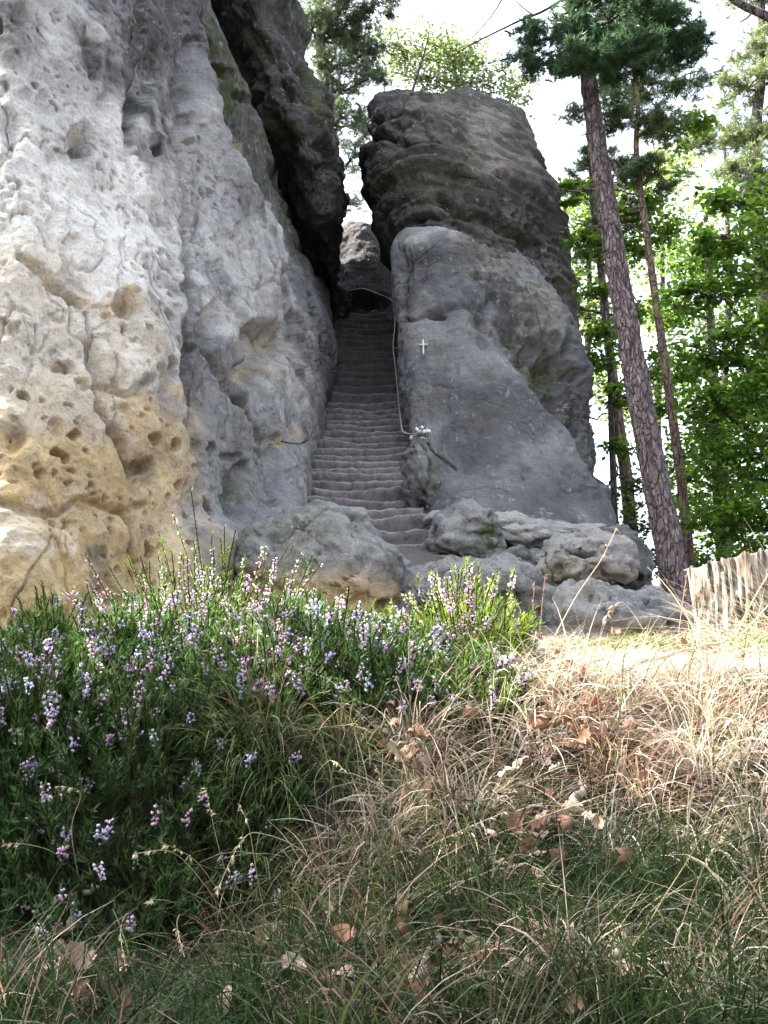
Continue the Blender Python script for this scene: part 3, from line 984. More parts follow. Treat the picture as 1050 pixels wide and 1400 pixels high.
blob_rock("boulder", "trodden pale ledge of rock running along the foot of the slab", P(715, 738, 12.0), (1.15, .55, .24), M_GREY, 7, -.12, -.12, .18, .02, None, 0, 0, 0, 1.0, 110, 1, [(742, 708, 12, 10, .4)], 2.5)
blob_rock("boulder", "weathered upright block with a mossy crack beside the stairs below the handrail", P(573, 652, 12.75), (.175, .34, .47), M_GREY, 8, 0, .03, .16, .04, [(588, 645, 4, 45, .08, 0)], 0, .15, 0, .25, 80, 1, [(588, 650, 8, 40, .9), (575, 690, 18, 8, .6)], 3.2)
blob_rock("boulder", "small pale block of stone at the left of the pine foot", P(877, 838, 9.7), (.22, .25, .22), M_GREY, 9, .3, .1, .2, .05, None, 0, .05, 0, .7, 60)
blob_rock("boulder", "crumbling grey stone against the root of the leaning pine", P(905, 852, 9.5), (.25, .25, .22), M_GREY, 10, .6, .1, .25, .06, None, 0, .2, 0, .4, 60)
blob_rock("boulder", "low rock half buried at the foot of the cliff left of the large boulder", P(372, 868, 8.6), (.40, .4, .22), M_GREY, 11, .2, -.1, .2, .05, None, .5, .1, 0, .4, 70)
blob_rock("boulder", "shadowed rock step at the right between the mossy block and the boulder with a hole", P(712, 800, 10.6), (.45, .5, .38), M_GREY, 12, .1, .1, .22, .05, None, 0, .4, .2, .1, 80)
blob_rock("boulder", "grey shoulder of rock below the right end of the slab", P(845, 778, 11.4), (.35, .5, .5), M_GREY, 14, .2, .2, .18, .04, None, 0, .3, .2, .1, 80)

# ---- stairs cut in the rock --------------------------------------
ROWS_STEPS = [758, 740, 722, 706, 694, 680, 666, 656, 645, 638, 629, 621, 612, 603, 595, 587, 580, 573, 566, 558, 549, 537, 526, 516, 507, 497, 488, 479, 471, 463, 456, 448, 441, 435]
m, nt, b, out = new_mat("worn_step_stone")
pos = world_pos(nt)
n1 = nz(nt, pos, 3, 6, .65); n2 = nz(nt, pos, 28, 5, .7)
c = mixc(nt, ramp(nt, n1, [(.35, 0.0), (.65, 1.0)]), (.15, .134, .13), (.27, .242, .236))
c = mixc(nt, mth(nt, 'MULTIPLY', n2, .5), c, (.10, .085, .085))
# trodden edges are scuffed paler
atn = nt.nodes.new('ShaderNodeAttribute'); atn.attribute_name = 'mask'
sp_ = nt.nodes.new('ShaderNodeSeparateColor'); nt.links.new(atn.outputs['Color'], sp_.inputs[0])
c = mixc(nt, mth(nt, 'MULTIPLY', sp_.outputs[0], ramp(nt, nz(nt, pos, 5, 4, .6), [(.3, .2), (.6, .9)])), c, (.42, .385, .37))
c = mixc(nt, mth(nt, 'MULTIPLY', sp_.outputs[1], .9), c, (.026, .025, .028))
nt.links.new(c, b.inputs['Base Color'])
n4_ = nz(nt, pos, 9, 8, .75, .4)
c = mixc(nt, mth(nt, 'MULTIPLY', ramp(nt, n4_, [(.54, 0.0), (.60, 1.0)]), .5), c, (.065, .057, .055))
c = mixc(nt, mth(nt, 'MULTIPLY', ramp(nt, n4_, [(.36, 1.0), (.42, 0.0)]), .35), c, (.34, .31, .295))
nt.links.new(c, b.inputs['Base Color'])
pp = bump(nt, b, n1, .5, .06); pp = bump(nt, b, n4_, .8, .05, pp); bump(nt, b, n2, .6, .02, pp)
M_STEP = m

stairs = thing("rock_stairs", "worn narrow flight of steps cut into the gap between the two rocks", "stairs", P(480, 760, 11.3))
Ystep = 11.3
step_info = []
for k, row in enumerate(ROWS_STEPS):
    tread = .30 if row > 545 else .235
    if k: Ystep += tread
    left = np.interp(row, [430, 480, 555, 600, 650, 694, 710, 760], [452, 450, 438, 430, 414, 400, 440, 505])
    right = np.interp(row, [430, 480, 555, 600, 650, 700, 720, 760], [556, 560, 562, 566, 572, 580, 600, 625])
    L, R = P(left, row, Ystep), P(right, row, Ystep)
    Nn = P((left + right) / 2, row + 20, Ystep)
    nx = 64
    t = np.linspace(0, 1, nx)
    edge = L[None] + (R - L)[None] * t[:, None]
    ex = edge[:, 0]
    sd = k * 7.7
    def n1d(f, s): return fbm(np.stack([ex * f, np.full(nx, sd + s), np.zeros(nx)], -1), 3)
    wear = .035 * np.exp(-((t - .5 - .1 * math.sin(k * 1.7)) / .22) ** 2)
    zt = edge[:, 2] - wear + .024 * n1d(1.3, 0) + .016 * n1d(7, 3) + .05 * math.sin(k * 2.3) * (t - .5)
    yf = edge[:, 1] + .06 * n1d(1.3, 5) + .03 * n1d(5, 9) + .022 * n1d(14, 4)
    H = .48
    rr = .012
    # profile from riser foot, over the rounded nosing, to the back of the tread
    prof = [(.03, -H), (.02, -.16), (.012, -.09), (.002, -.03), (.003, -rr * .6), (.014, 0.0), (.10, .006), (.22, .008), (.46, .014), (.46, -H)]
    W = []
    A = []
    for j, (dy, dz) in enumerate(prof):
        jit = .014 * fbm(np.stack([ex * 11, np.full(nx, sd), np.full(nx, j * 1.7)], -1), 3) if 0 < j < 9 else 0
        W.append(np.stack([ex, yf + dy + jit, zt + dz + .004 * n1d(9, j)], -1))
        sc_ = (1.0 if j in (4, 5) else (.45 if j in (3, 6) else 0)) * (1 - .55 * sstep(555, 520, row))
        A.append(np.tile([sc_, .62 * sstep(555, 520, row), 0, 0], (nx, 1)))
    W = np.array(W); A = np.array(A)
    F = grid_faces(len(prof), nx, False)
    Fv = np.arange(len(prof) * nx).reshape(len(prof), nx)
    bot = np.stack([Fv[-1, :-1], Fv[-1, 1:], Fv[0, 1:], Fv[0, :-1]], -1)
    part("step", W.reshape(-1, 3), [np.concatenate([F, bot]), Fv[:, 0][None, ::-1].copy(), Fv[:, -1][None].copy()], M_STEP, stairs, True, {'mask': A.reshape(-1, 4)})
    step_info.append((row, Ystep, L, R))

# ------------------------------------------------------------------ metal work and small things on the rock
m, nt, b, out = new_mat("weathered_galvanised_steel")
pos = world_pos(nt)
nt.links.new(mixc(nt, ramp(nt, nz(nt, pos, 14, 5, .7), [(.4, 0.0), (.65, 1.0)]), (.34, .32, .32), (.19, .13, .11)), b.inputs['Base Color'])
b.inputs['Metallic'].default_value = .35; b.inputs['Roughness'].default_value = .55; b.inputs['Specular IOR Level'].default_value = .4
M_STEEL = m
m, nt, b, out = new_mat("rusty_iron")
nt.links.new(mixc(nt, nz(nt, world_pos(nt), 30, 5, .7), (.05, .03, .022), (.15, .075, .045)), b.inputs['Base Color'])
M_RUST = m
rail = thing("handrail", "thin metal handrail running up the right side and across the head of the stairs", "handrail", P(550, 595, 14.5))
rp = [P(578, 592, 13.75), P(562, 594, 13.8), P(550, 592, 14.0), P(546, 560, 15.3), P(541, 506, 17.4), P(537, 474, 18.7), P(540, 448, 19.6), P(540, 416, 20.3), P(533, 408, 20.5), P(497, 394, 20.7), P(478, 397, 20.8), P(460, 399, 20.9)]
dense = []
for a_, b_ in zip(rp[:-1], rp[1:]):
    for t in np.linspace(0, 1, 6, endpoint=False): dense.append(a_ * (1 - t) + b_ * t)
dense.append(rp[-1])
dense = np.array(dense)
ker = np.array([1, 2, 1.]) / 4
for _ in range(1):
    dense[1:-1] = dense[:-2] * .25 + dense[1:-1] * .5 + dense[2:] * .25
part("rail", *tube(dense, .013, 8), M_STEEL, rail)
for (px, py, Y, dx) in [(550, 590, 14.05, 9), (545, 545, 15.9, 12), (541, 505, 17.4, 14), (537, 474, 18.7, 14), (540, 425, 20.2, 14)]:
    a_ = P(px, py, Y); b_ = a_ + np.array([.26, .12, -.04])
    part("bracket", *tube([a_, (a_ + b_) / 2 + np.array([0, 0, -.02]), b_], .014, 6), M_STEEL, rail)
rod = thing("iron_rod", "bent rusty iron rod and wire fixed to the cliff beside the stairs", "iron rod", P(430, 600, 12.6))
part("rod", *tube(smooth_path([P(385, 603, 10.9), P(398, 606, 11.3), P(412, 606, 11.8), P(422, 600, 12.1), P(430, 585, 12.9), P(440, 572, 13.8), P(447, 558, 14.6)], 30), .010, 6), M_RUST, rod)
part("hook", *tube(smooth_path([P(412, 606, 11.8), P(418, 602, 11.75), P(421, 594, 11.8), P(419, 588, 11.9)], 12), .009, 6), M_RUST, rod)


def surf_point(px, py, tol=3.0):
    """nearest slab vertex to the camera around a photo pixel"""
    u, v = proj(SLABV)
    d = np.hypot(u - px, v - py)
    c = np.where(d < tol)[0]
    if len(c) == 0: c = np.argsort(d)[:6]
    k = c[np.argmin(SLABV[c, 1])]
    return SLABV[k]


m, nt, b, out = new_mat("white_chalk_paint")
nt.links.new(mixc(nt, nz(nt, world_pos(nt), 60, 4, .7), (.55, .55, .53), (.85, .85, .83)), b.inputs['Base Color'])
M_WHITE = m


def stroke(p0, p1, w, n=9):
    V = []
    px = np.linspace(p0[0], p1[0], n); py = np.linspace(p0[1], p1[1], n)
    vx, vy = p1[0] - p0[0], p1[1] - p0[1]; L = math.hypot(vx, vy); nx_, ny_ = -vy / L * w / 2, vx / L * w / 2
    for a_, b_ in zip(px, py):
        for s in (-1, 1):
            q = surf_point(a_ + s * nx_, b_ + s * ny_)
            V.append(P(a_ + s * nx_, b_ + s * ny_, q[1] - .03))
    V = np.array(V)
    Vb = V + np.array([0, .06, 0])
    n2 = len(V)
    A = np.concatenate([V, Vb])
    F = []
    for i in range(n - 1):
        a, b_, c_, d = 2 * i, 2 * i + 1, 2 * i + 3, 2 * i + 2
        F += [[a, b_, c_, d], [a + n2, d + n2, c_ + n2, b_ + n2], [a, d, d + n2, a + n2], [b_, b_ + n2, c_ + n2, c_]]
    F += [[0, n2, n2 + 1, 1], [n2 - 2, n2 - 1, 2 * n2 - 1, 2 * n2 - 2]]
    return A, np.array(F)


bg_ = Bag()
bg_.add(*stroke((578.5, 464), (579, 484), 1.8)); bg_.add(*stroke((573, 471), (584.5, 470.5), 1.6, 7))
part("painted_cross", *bg_.get(), M_WHITE, slab, False)

# ------------------------------------------------------------------ trees
def colvar(n, base, var=.25, rng=RNG):
    base = np.asarray(base, float)
    return np.clip(base[None] * (1 + var * rng.normal(size=(n, 1))) * (1 + .08 * rng.normal(size=(n, 3))), .004, 1)


def leaves_mesh(cen, size, rng, base, var=.3, flat=.35, long=1.5):
    """one folded diamond leaf per centre"""
    n = len(cen)
    d = rng.normal(size=(n, 3)); d[:, 2] = d[:, 2] * .45 - .2; d /= np.linalg.norm(d, axis=1)[:, None]
    u = rng.normal(size=(n, 3)) * flat; u[:, 2] += 1
    s = np.cross(d, u); s /= np.maximum(np.linalg.norm(s, axis=1)[:, None], 1e-6)
    nn = np.cross(s, d)
    L = size * rng.uniform(.6, 1.35, n)[:, None]; W = L / long * .5
    tip = cen + d * L - nn * L * .12
    V = np.stack([cen, cen + d * L * .45 + s * W, tip, cen + d * L * .45 - s * W], 1).reshape(-1, 3)
    k = np.arange(n)[:, None] * 4
    F = np.concatenate([k + np.array([0, 1, 2]), k + np.array([0, 2, 3])])
    col = np.repeat(colvar(n, base, var, rng), 4, 0)
    return V, F, col


def needles_mesh(cen, dirs, size, rng, base, var=.25, per=26, w=.010):
    n = len(cen)
    c = np.repeat(cen, per, 0); D = np.repeat(dirs, per, 0)
    m = len(c)
    d = D + .75 * rng.normal(size=(m, 3)); d /= np.linalg.norm(d, axis=1)[:, None]
    c = c + D * rng.uniform(-.5, .5, m)[:, None] * size
    s = np.cross(d, rng.normal(size=(m, 3))); s /= np.maximum(np.linalg.norm(s, axis=1)[:, None], 1e-6)
    L = size * rng.uniform(.6, 1.1, m)[:, None]
    V = np.stack([c - s * w / 2, c + s * w / 2, c + d * L], 1).reshape(-1, 3)
    F = (np.arange(m)[:, None] * 3 + np.array([0, 1, 2]))
    col = np.repeat(np.repeat(colvar(n, base, var, rng), per, 0), 3, 0)
    return V, F, col


def crown_points(clusters, n, rng, sub=.28, nsub=14):
    """centres spread in lumps through ellipsoids: (centre, radii)"""
    vol = np.array([np.prod(r) ** .75 for c, r in clusters]); vol = vol / vol.sum()
    out, hubs = [], []
    for (c, r), v in zip(clusters, vol):
        k = max(4, int(nsub * (0.5 + v * len(clusters) * .5)))
        h = rng.normal(size=(k, 3)); h /= np.linalg.norm(h, axis=1)[:, None]
        h = h * rng.uniform(.35, 1.0, (k, 1)) ** .6 * np.array(r) + np.array(c)
        hubs.append(h)
        m = int(n * v)
        j = rng.randint(0, k, m)
        rr = sub * min(r) * (0.6 + .8 * rng.rand(k))[j][:, None]
        q = rng.normal(size=(m, 3)) * rr * np.array([1.15, 1.15, .55])
        out.append(h[j] + q)
    return np.concatenate(out), hubs


def sag_branch(a, b, r0, r1, sag, rng, n=7):
    t = np.linspace(0, 1, n)[:, None]
    a = np.asarray(a); b = np.asarray(b)
    L = np.linalg.norm(b - a)
    p = a + (b - a) * t
    p[:, 2] += sag * L * (4 * t[:, 0] * (1 - t[:, 0]))
    p[1:-1] += rng.normal(size=(n - 2, 3)) * .03 * L
    return tube(p, np.linspace(r0, r1, n), 6)


def trunk_mesh(ctrl, r0, r1, n=60, seg=20, rough=.05, flare=.25):
    pts = smooth_path(ctrl, n)
    t = np.linspace(0, 1, n)
    rad = r0 + (r1 - r0) * t
    rad = rad * (1 + flare * np.exp(-t * 22))
    V, F = tube(pts, rad, seg)
    c = np.concatenate([np.repeat(pts, seg, 0), pts[[0, -1]]])
    d = V - c
    l = np.linalg.norm(d, axis=1, keepdims=True)
    nv = fbm(V * np.array([9, 9, 3.0]), 3)[:, None]
    V = c + d * (1 + rough * nv)
    return V, F, pts


def make_tree(name, label, cat, base, ctrl, r0, r1, clusters, kind, n, leaf, col, rng, bark, group=None, branch_r=.05, sub=.28, nsub=14, per=22, nw=.010, attach=(.35, 1.0), var=.3, twigs=True, crown_mat=None, seg=14):
    root = thing(name, label, cat, base, group)
    V, F, pts = trunk_mesh(ctrl, r0, r1, 50, seg)
    part("trunk", V, F, bark, root)
    cen, hubs = crown_points(clusters, n, rng, sub, nsub)
    for (c, r), h in zip(clusters, hubs):
        br = Bag()
        c = np.array(c)
        # leave the trunk a little below the cluster
        lo, hi = int(attach[0] * (len(pts) - 1)), int(attach[1] * (len(pts) - 1))
        cand = pts[lo:hi + 1]
        score = np.linalg.norm(cand[:, :2] - c[:2], axis=1) * .3 + np.abs(cand[:, 2] - (c[2] - .35 * np.linalg.norm(c[:2] - cand[:, :2], axis=1)))
        a = cand[np.argmin(score)]
        br.add(*sag_branch(a, c, branch_r, branch_r * .45, -.04, rng))
        if twigs:
            for q in h[:10]:
                s = a + (c - a) * rng.uniform(.8, 1.0)
                br.add(*sag_branch(s, q, branch_r * .42, branch_r * .12, .04, rng, 5))
        bV, bF = br.get()
        part("branch", bV, bF, bark, root)
    if kind == 'needle':
        d = rng.normal(size=(len(cen), 3)); d[:, 2] = np.abs(d[:, 2]) * .6 + .15
        d /= np.linalg.norm(d, axis=1)[:, None]
        V, F, C = needles_mesh(cen, d, leaf, rng, col, var, per, nw)
    else:
        V, F, C = leaves_mesh(cen, leaf, rng, col, var)
    o = part("crown", V, F, crown_mat or (M_NEEDLE if kind == 'needle' else M_LEAF), root, False, {'col': C})
    o['kind'] = 'stuff'
    return root


def cl_px(px, py, Y, rx, ry, depth=None):
    """crown cluster given by its place and apparent half-size"""
    k = (Y * 1.06) / FPX
    return (P(px, py, Y), (rx * k, (depth if depth else rx * k), ry * k))


def down_to_ground(p, extra=.3):
    return np.array([p[0], p[1], gz(p[0], p[1]) - extra])


# leaning pine beside the rocks
rng = np.random.RandomState(21)
ctrl = [P(941, 880, 10.0), P(925, 800, 10.0), P(893, 640, 10.1), P(858, 450, 10.25), P(826, 260, 10.4), P(806, 120, 10.5), P(800, 40, 10.6), P(790, -40, 10.7), P(772, -160, 10.9), P(760, -330, 11.0)]
root = thing("pine_tree", "tall leaning pine with plated purplish bark beside the right end of the rocks", "tree", P(937, 870, 10.0))
pts = smooth_path(ctrl, 420)
nn_ = len(pts); seg = 44
t = np.linspace(0, 1, nn_)
rad = .92 * np.interp(t, [0, .04, .12, .4, .6, 1], [.25, .185, .16, .13, .10, .075])
V, F = tube(pts, rad, seg)
cc = np.concatenate([np.repeat(pts, seg, 0), pts[[0, -1]]])
dd = V - cc
rl = np.linalg.norm(dd, axis=1)
q = V * np.array([13., 13., 4.2]) + .5 * fbm(V * 6, 2)[:, None]
w1, r1 = worley(q)
plate = sstep(.62, .25, w1) * (.6 + .4 * r1) * np.concatenate([np.repeat(sstep(.75, .45, t), seg), [0, 0]])
buttress = np.concatenate([np.repeat(np.exp(-t * 34), seg), [0, 0]]) * fbm(np.stack([np.arctan2(dd[:, 0], dd[:, 1]), V[:, 2] * .3, 0 * rl], -1) * 1.3, 2) * .06
V = cc + dd / np.maximum(rl, 1e-6)[:, None] * (rl +   .015 * plate - .006 + .006 * fbm(V * 20, 2) + buttress)[:, None]
part("trunk", V, F, M_BARK, root)
for (a, b_, r) in [((812, 165), (862, 290), .022), ((818, 258), (760, 258), .02), ((764, 256), (752, 243), .012), ((832, 258), (880, 270), .014), ((829, 312), (765, 312), .013),
                   ((838, 310), (870, 306), .013), ((842, 300), (915, 330), .012), ((812, 183), (793, 184), .012), ((845, 380), (892, 430), .010), ((812, 95), (870, 85), .03), ((808, 90), (750, 100), .025), ((806, 70), (900, 50), .03), ((806, 60), (720, 60), .03), ((803, 40), (860, 20), .03), ((802, 30), (760, 20), .025)]:
    Ya = 10.45 if a[1] < 300 else 10.3
    part("branch", *sag_branch(P(a[0], a[1], Ya), P(b_[0], b_[1], Ya + rng.uniform(-.7, .5)), r, r * .4, rng.uniform(-.06, .06), rng, 8), M_BARK, root)
cls = [cl_px(835, 40, 10.4, 95, 28), cl_px(760, 58, 10.2, 55, 28), cl_px(905, 55, 10.6, 58, 26), cl_px(715, 88, 10.3, 24, 18), cl_px(945, 62, 10.4, 26, 18), cl_px(850, 78, 9.9, 60, 20), cl_px(790, 80, 9.9, 40, 16), cl_px(870, 20, 11, 60, 20), cl_px(735, -120, 11, 60, 40), cl_px(840, -200, 11, 80, 50)]
cen, hubs = crown_points(cls, 5200, rng, .34, 24)
d = rng.normal(size=(len(cen), 3)); d[:, 2] = np.abs(d[:, 2]) * .5 + .1; d /= np.linalg.norm(d, axis=1)[:, None]
V, F, C = needles_mesh(cen, d, .10, rng, (.05, .105, .052), .3, 28, .010)
o = part("crown", V, F, M_NEEDLE, root, False, {'col': C}); o['kind'] = 'stuff'

GREEN = (.10, .20, .032)
LIME = (.13, .235, .038)
PALE = (.075, .12, .045)
# pine behind the leaning one
rng = np.random.RandomState(31)
b0 = down_to_ground(P(948, 800, 16))
make_tree("pine_tree", "slender pine with reddish upper stem standing behind the leaning pine", "tree", b0,
          [b0, P(940, 740, 16), P(918, 560, 16.1), P(898, 420, 16.2), P(884, 320, 16.3), P(870, 210, 16.4), P(872, 140, 16.5), P(860, 60, 16.6)], .092, .035,
          [cl_px(850, 150, 16.5, 50, 24), cl_px(905, 165, 16.2, 50, 26), cl_px(870, 95, 16.4, 60, 24), cl_px(900, 235, 16.2, 40, 22), cl_px(845, 235, 16.6, 36, 20), cl_px(780, 150, 16.8, 20, 16), cl_px(930, 110, 17, 40, 24), cl_px(835, 290, 17, 40, 16)],
          'needle', 1500, .15, (.105, .155, .075), rng, M_BARK_RED, None, .045, .3, 10, 20, .014, (.55, 1))
rng = np.random.RandomState(32)
b0 = down_to_ground(P(868, 780, 20))
make_tree("pine_tree", "thin bare stemmed pine glimpsed between the rocks and the leaning pine", "tree", b0,
          [b0, P(862, 720, 20), P(846, 580, 20), P(830, 450, 20.2), P(815, 300, 20.4), P(806, 210, 20.6)], .16, .05,
          [cl_px(790, 250, 20.4, 34, 18), cl_px(822, 215, 20.2, 34, 18), cl_px(800, 340, 20.6, 40, 20), cl_px(790, 420, 20.6, 30, 22)],
          'needle', 620, .18, (.075, .115, .05), rng, M_BARK_RED, None, .035, .3, 9, 18, .016, (.5, 1))

# broadleaf trees on the right
rng = np.random.RandomState(41)
b0 = down_to_ground(P(1130, 800, 15))
make_tree("beech_tree", "bright green beech at the right edge with long level branches and dense leaves", "tree", b0,
          [b0, P(1125, 700, 15), P(1110, 400, 15.2), P(1090, 150, 15.4), P(1080, -60, 15.6)], .24, .08,
          [cl_px(985, 320, 14.6, 50, 24), cl_px(1030, 370, 14.8, 60, 34), cl_px(960, 400, 14.5, 50, 26), cl_px(1040, 450, 14.4, 60, 40), cl_px(985, 480, 14.8, 55, 30), cl_px(1020, 540, 14.6, 60, 36), cl_px(965, 550, 14.6, 44, 24),
           cl_px(1040, 620, 14.4, 60, 44), cl_px(985, 630, 14.8, 50, 28), cl_px(1030, 700, 14.6, 60, 36), cl_px(985, 710, 15, 44, 28), cl_px(1000, 270, 15, 40, 20), cl_px(1110, 300, 15, 80, 80), cl_px(1120, 540, 15, 80, 90), cl_px(1050, 760, 14.8, 50, 30)],
          'leaf', 15000, .115, GREEN, rng, M_BARK_DARK, None, .04, .36, 16, 0, 0, (.15, .95), .3)
rng = np.random.RandomState(42)
b0 = down_to_ground(P(985, 800, 22))
make_tree("beech_tree", "dark shaded beech filling the space behind the leaning pine", "tree", b0,
          [b0, P(985, 700, 22), P(975, 500, 22), P(965, 330, 22.2)], .2, .06,
          [cl_px(930, 500, 21.5, 40, 30), cl_px(960, 600, 21.5, 46, 34), cl_px(920, 640, 21.6, 34, 30), cl_px(950, 700, 21.5, 44, 32), cl_px(1000, 680, 22, 50, 40), cl_px(1010, 560, 22, 50, 40), cl_px(920, 420, 22, 36, 26), cl_px(975, 770, 21.5, 50, 30), cl_px(900, 560, 22, 26, 22), cl_px(1030, 800, 21, 50, 26), cl_px(940, 350, 22.3, 44, 22)],
          'leaf', 9500, .14, (.085, .165, .03), rng, M_BARK_DARK, None, .04, .4, 16, 0, 0, (.15, .95), .3)
rng = np.random.RandomState(43)
b0 = down_to_ground(P(835, 770, 17))
make_tree("young_beech", "young beech with loose light green sprays beside the right edge of the boulder", "tree", b0,
          [b0, P(838, 640, 17), P(832, 460, 17), P(815, 330, 17.1), P(805, 250, 17.2)], .07, .02,
          [cl_px(790, 262, 17, 32, 10), cl_px(840, 300, 16.8, 34, 14), cl_px(800, 330, 17, 30, 14), cl_px(870, 280, 17.2, 34, 16), cl_px(850, 350, 17, 40, 16), cl_px(900, 310, 17, 36, 18), cl_px(812, 400, 17, 26, 14), cl_px(830, 490, 17, 32, 20), cl_px(845, 540, 17, 30, 14), cl_px(820, 450, 17, 26, 16), cl_px(862, 430, 17.4, 22, 18), cl_px(875, 240, 17.4, 30, 14), cl_px(850, 610, 17.2, 26, 14), cl_px(860, 690, 17.2, 20, 14), cl_px(900, 500, 17.4, 22, 30), cl_px(935, 180, 17.4, 40, 20)],
          'leaf', 6500, .105, LIME, rng, M_BARK_DARK, None, .02, .4, 10, 0, 0, (.3, 1), .28)
rng = np.random.RandomState(44)
b0 = down_to_ground(P(850, 830, 13.5))
make_tree("shrub", "dark leafy undergrowth shrub at the foot of the right rocks", "shrub", P(872, 800, 15),
          [P(872, 810, 15), P(872, 760, 15), P(868, 700, 15)], .03, .01,
          [cl_px(862, 660, 15, 18, 18), cl_px(872, 720, 15, 18, 22), cl_px(880, 770, 15, 26, 20), cl_px(960, 790, 15.5, 40, 26)],
          'leaf', 1700, .09, (.035, .075, .025), rng, M_BARK_DARK, None, .014, .4, 10, 0, 0, (.1, 1), .28)

# farther trees, leaf colours paled to imitate haze and glare
rng = np.random.RandomState(51)
b0 = down_to_ground(P(440, 400, 30))
make_tree("pine_tree", "pine beyond the rocks with loose tufts hanging over the gap at top left", "tree", b0,
          [b0, P(446, 300, 30), P(442, 120, 30), P(436, 20, 30), P(430, -150, 30)], .25, .1,
          [cl_px(470, 10, 29, 50, 26), cl_px(425, 40, 29.5, 30, 30), cl_px(490, 40, 30, 34, 22), cl_px(455, 90, 30, 30, 22), cl_px(500, 110, 30, 30, 20), cl_px(470, 160, 30, 26, 22), cl_px(430, 170, 30, 24, 24), cl_px(515, 5, 29, 30, 16), cl_px(480, 220, 30, 18, 26), cl_px(420, -60, 30, 80, 40), cl_px(480, 280, 30.5, 16, 20), cl_px(460, 60, 30.5, 40, 26), cl_px(500, 75, 30, 34, 22), cl_px(490, 170, 30.5, 24, 30), cl_px(450, 130, 30.5, 30, 24)],
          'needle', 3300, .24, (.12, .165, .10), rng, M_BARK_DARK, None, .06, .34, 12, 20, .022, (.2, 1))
rng = np.random.RandomState(52)
b0 = down_to_ground(P(640, 400, 36))
make_tree("birch_tree", "thin haze-paled birch crown showing just above the dark boulder", "tree", b0,
          [b0, P(640, 300, 36), P(625, 120, 36), P(610, 40, 36)], .16, .04,
          [cl_px(610, 95, 36, 44, 40), cl_px(660, 110, 36, 40, 36), cl_px(580, 120, 36, 26, 30), cl_px(690, 150, 36, 22, 26), cl_px(640, 70, 36, 40, 26), cl_px(545, 100, 36.5, 26, 28), cl_px(590, 60, 36, 40, 26), cl_px(530, 60, 36, 30, 24), cl_px(710, 120, 36.5, 20, 30)],
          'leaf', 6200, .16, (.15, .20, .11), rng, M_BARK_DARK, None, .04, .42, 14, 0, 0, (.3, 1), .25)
rng = np.random.RandomState(53)
b0 = down_to_ground(P(1035, 500, 26))
make_tree("larch_tree", "tall haze-paled green conifer rising behind the beech at the top right", "tree", b0,
          [b0, P(1036, 300, 26), P(1040, 100, 26), P(1042, -80, 26)], .24, .08,
          [cl_px(1040, 60, 26, 40, 26), cl_px(1020, 120, 26, 44, 26), cl_px(1045, 180, 26, 40, 30), cl_px(1010, 180, 26, 34, 22), cl_px(1015, 235, 26, 40, 22), cl_px(1050, 250, 26, 40, 30), cl_px(960, 190, 27, 36, 20), cl_px(1040, -20, 26, 50, 30), cl_px(1090, 100, 26, 40, 80)],
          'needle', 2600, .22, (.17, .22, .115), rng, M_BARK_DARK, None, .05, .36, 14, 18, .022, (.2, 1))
for i, (px, Y, top, lab, seed, bl) in enumerate([
        (800, 34, 250, "far haze-paled green tree seen just right of the boulder", 61, [(790, 300, 30, 30), (815, 260, 30, 26), (780, 370, 24, 26), (830, 340, 34, 34), (800, 440, 30, 34), (835, 430, 26, 36), (820, 520, 24, 34), (850, 560, 26, 30)]),
        (900, 38, 150, "far haze-paled tree filling the sky behind the slender pine", 62, [(885, 260, 44, 40), (920, 220, 44, 34), (865, 340, 34, 40), (910, 350, 40, 44), (890, 440, 34, 44), (940, 300, 44, 40), (905, 530, 30, 40), (950, 440, 40, 50)]),
        (990, 32, 180, "far green tree behind the right hand beech", 63, [(985, 260, 44, 30), (1015, 330, 50, 44), (970, 350, 44, 40), (1000, 430, 50, 44), (1030, 520, 50, 50), (980, 540, 44, 50), (1010, 640, 50, 50), (960, 640, 40, 50), (1040, 720, 50, 50), (985, 740, 50, 44)])]):
    rng = np.random.RandomState(seed)
    b0 = down_to_ground(P(px, 700, Y))
    make_tree("woodland_tree", lab, "tree", b0, [b0, P(px, 650, Y), P(px + 6, 400, Y), P(px, top, Y)], .2, .05,
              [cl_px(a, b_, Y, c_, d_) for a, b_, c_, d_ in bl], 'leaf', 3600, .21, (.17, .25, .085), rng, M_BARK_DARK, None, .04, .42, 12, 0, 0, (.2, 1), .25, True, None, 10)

# unseen tree added left of the bank, crown shaped to shade heather and foreground
rng = np.random.RandomState(71)
b0 = down_to_ground(np.array([-6.4, 4.6, 0]))
make_tree("beech_tree", "unseen beech added left of the bank to shade the heather", "tree", b0,
          [b0, b0 + np.array([0, 0, 2.5]), b0 + np.array([.2, -.1, 5.2]), b0 + np.array([.1, 0, 10.4])], .2, .05,
          [((-6.2, 3.7, 5.9), (1.5, .7, 1.3)), ((-6.1, 3.1, 7.4), (1.4, .9, 1.2)), ((-6.2, 2.4, 8.8), (1.4, .8, 1.1)), ((-6.2, 1.8, 7.6), (1.4, 1.0, 1.3)), ((-6.2, 3.6, 4.3), (1.5, .8, .8))],
          'leaf', 7000, .15, GREEN, rng, M_BARK_DARK, None, .05, .26, 14, 0, 0, (.2, 1), .3)

# bare twigs and overhanging branch
def bare(name, label, cat, lines, mat):
    bgx = Bag()
    for ctrl_, r0_, r1_ in lines:
        p_ = smooth_path([P(*c_) for c_ in ctrl_], 18)
        bgx.add(*tube(p_, np.linspace(r0_, r1_, 18), 6))
    V_, F_ = bgx.get()
    return solo(name, V_, F_, mat, label, cat, P(*lines[0][0][0]))


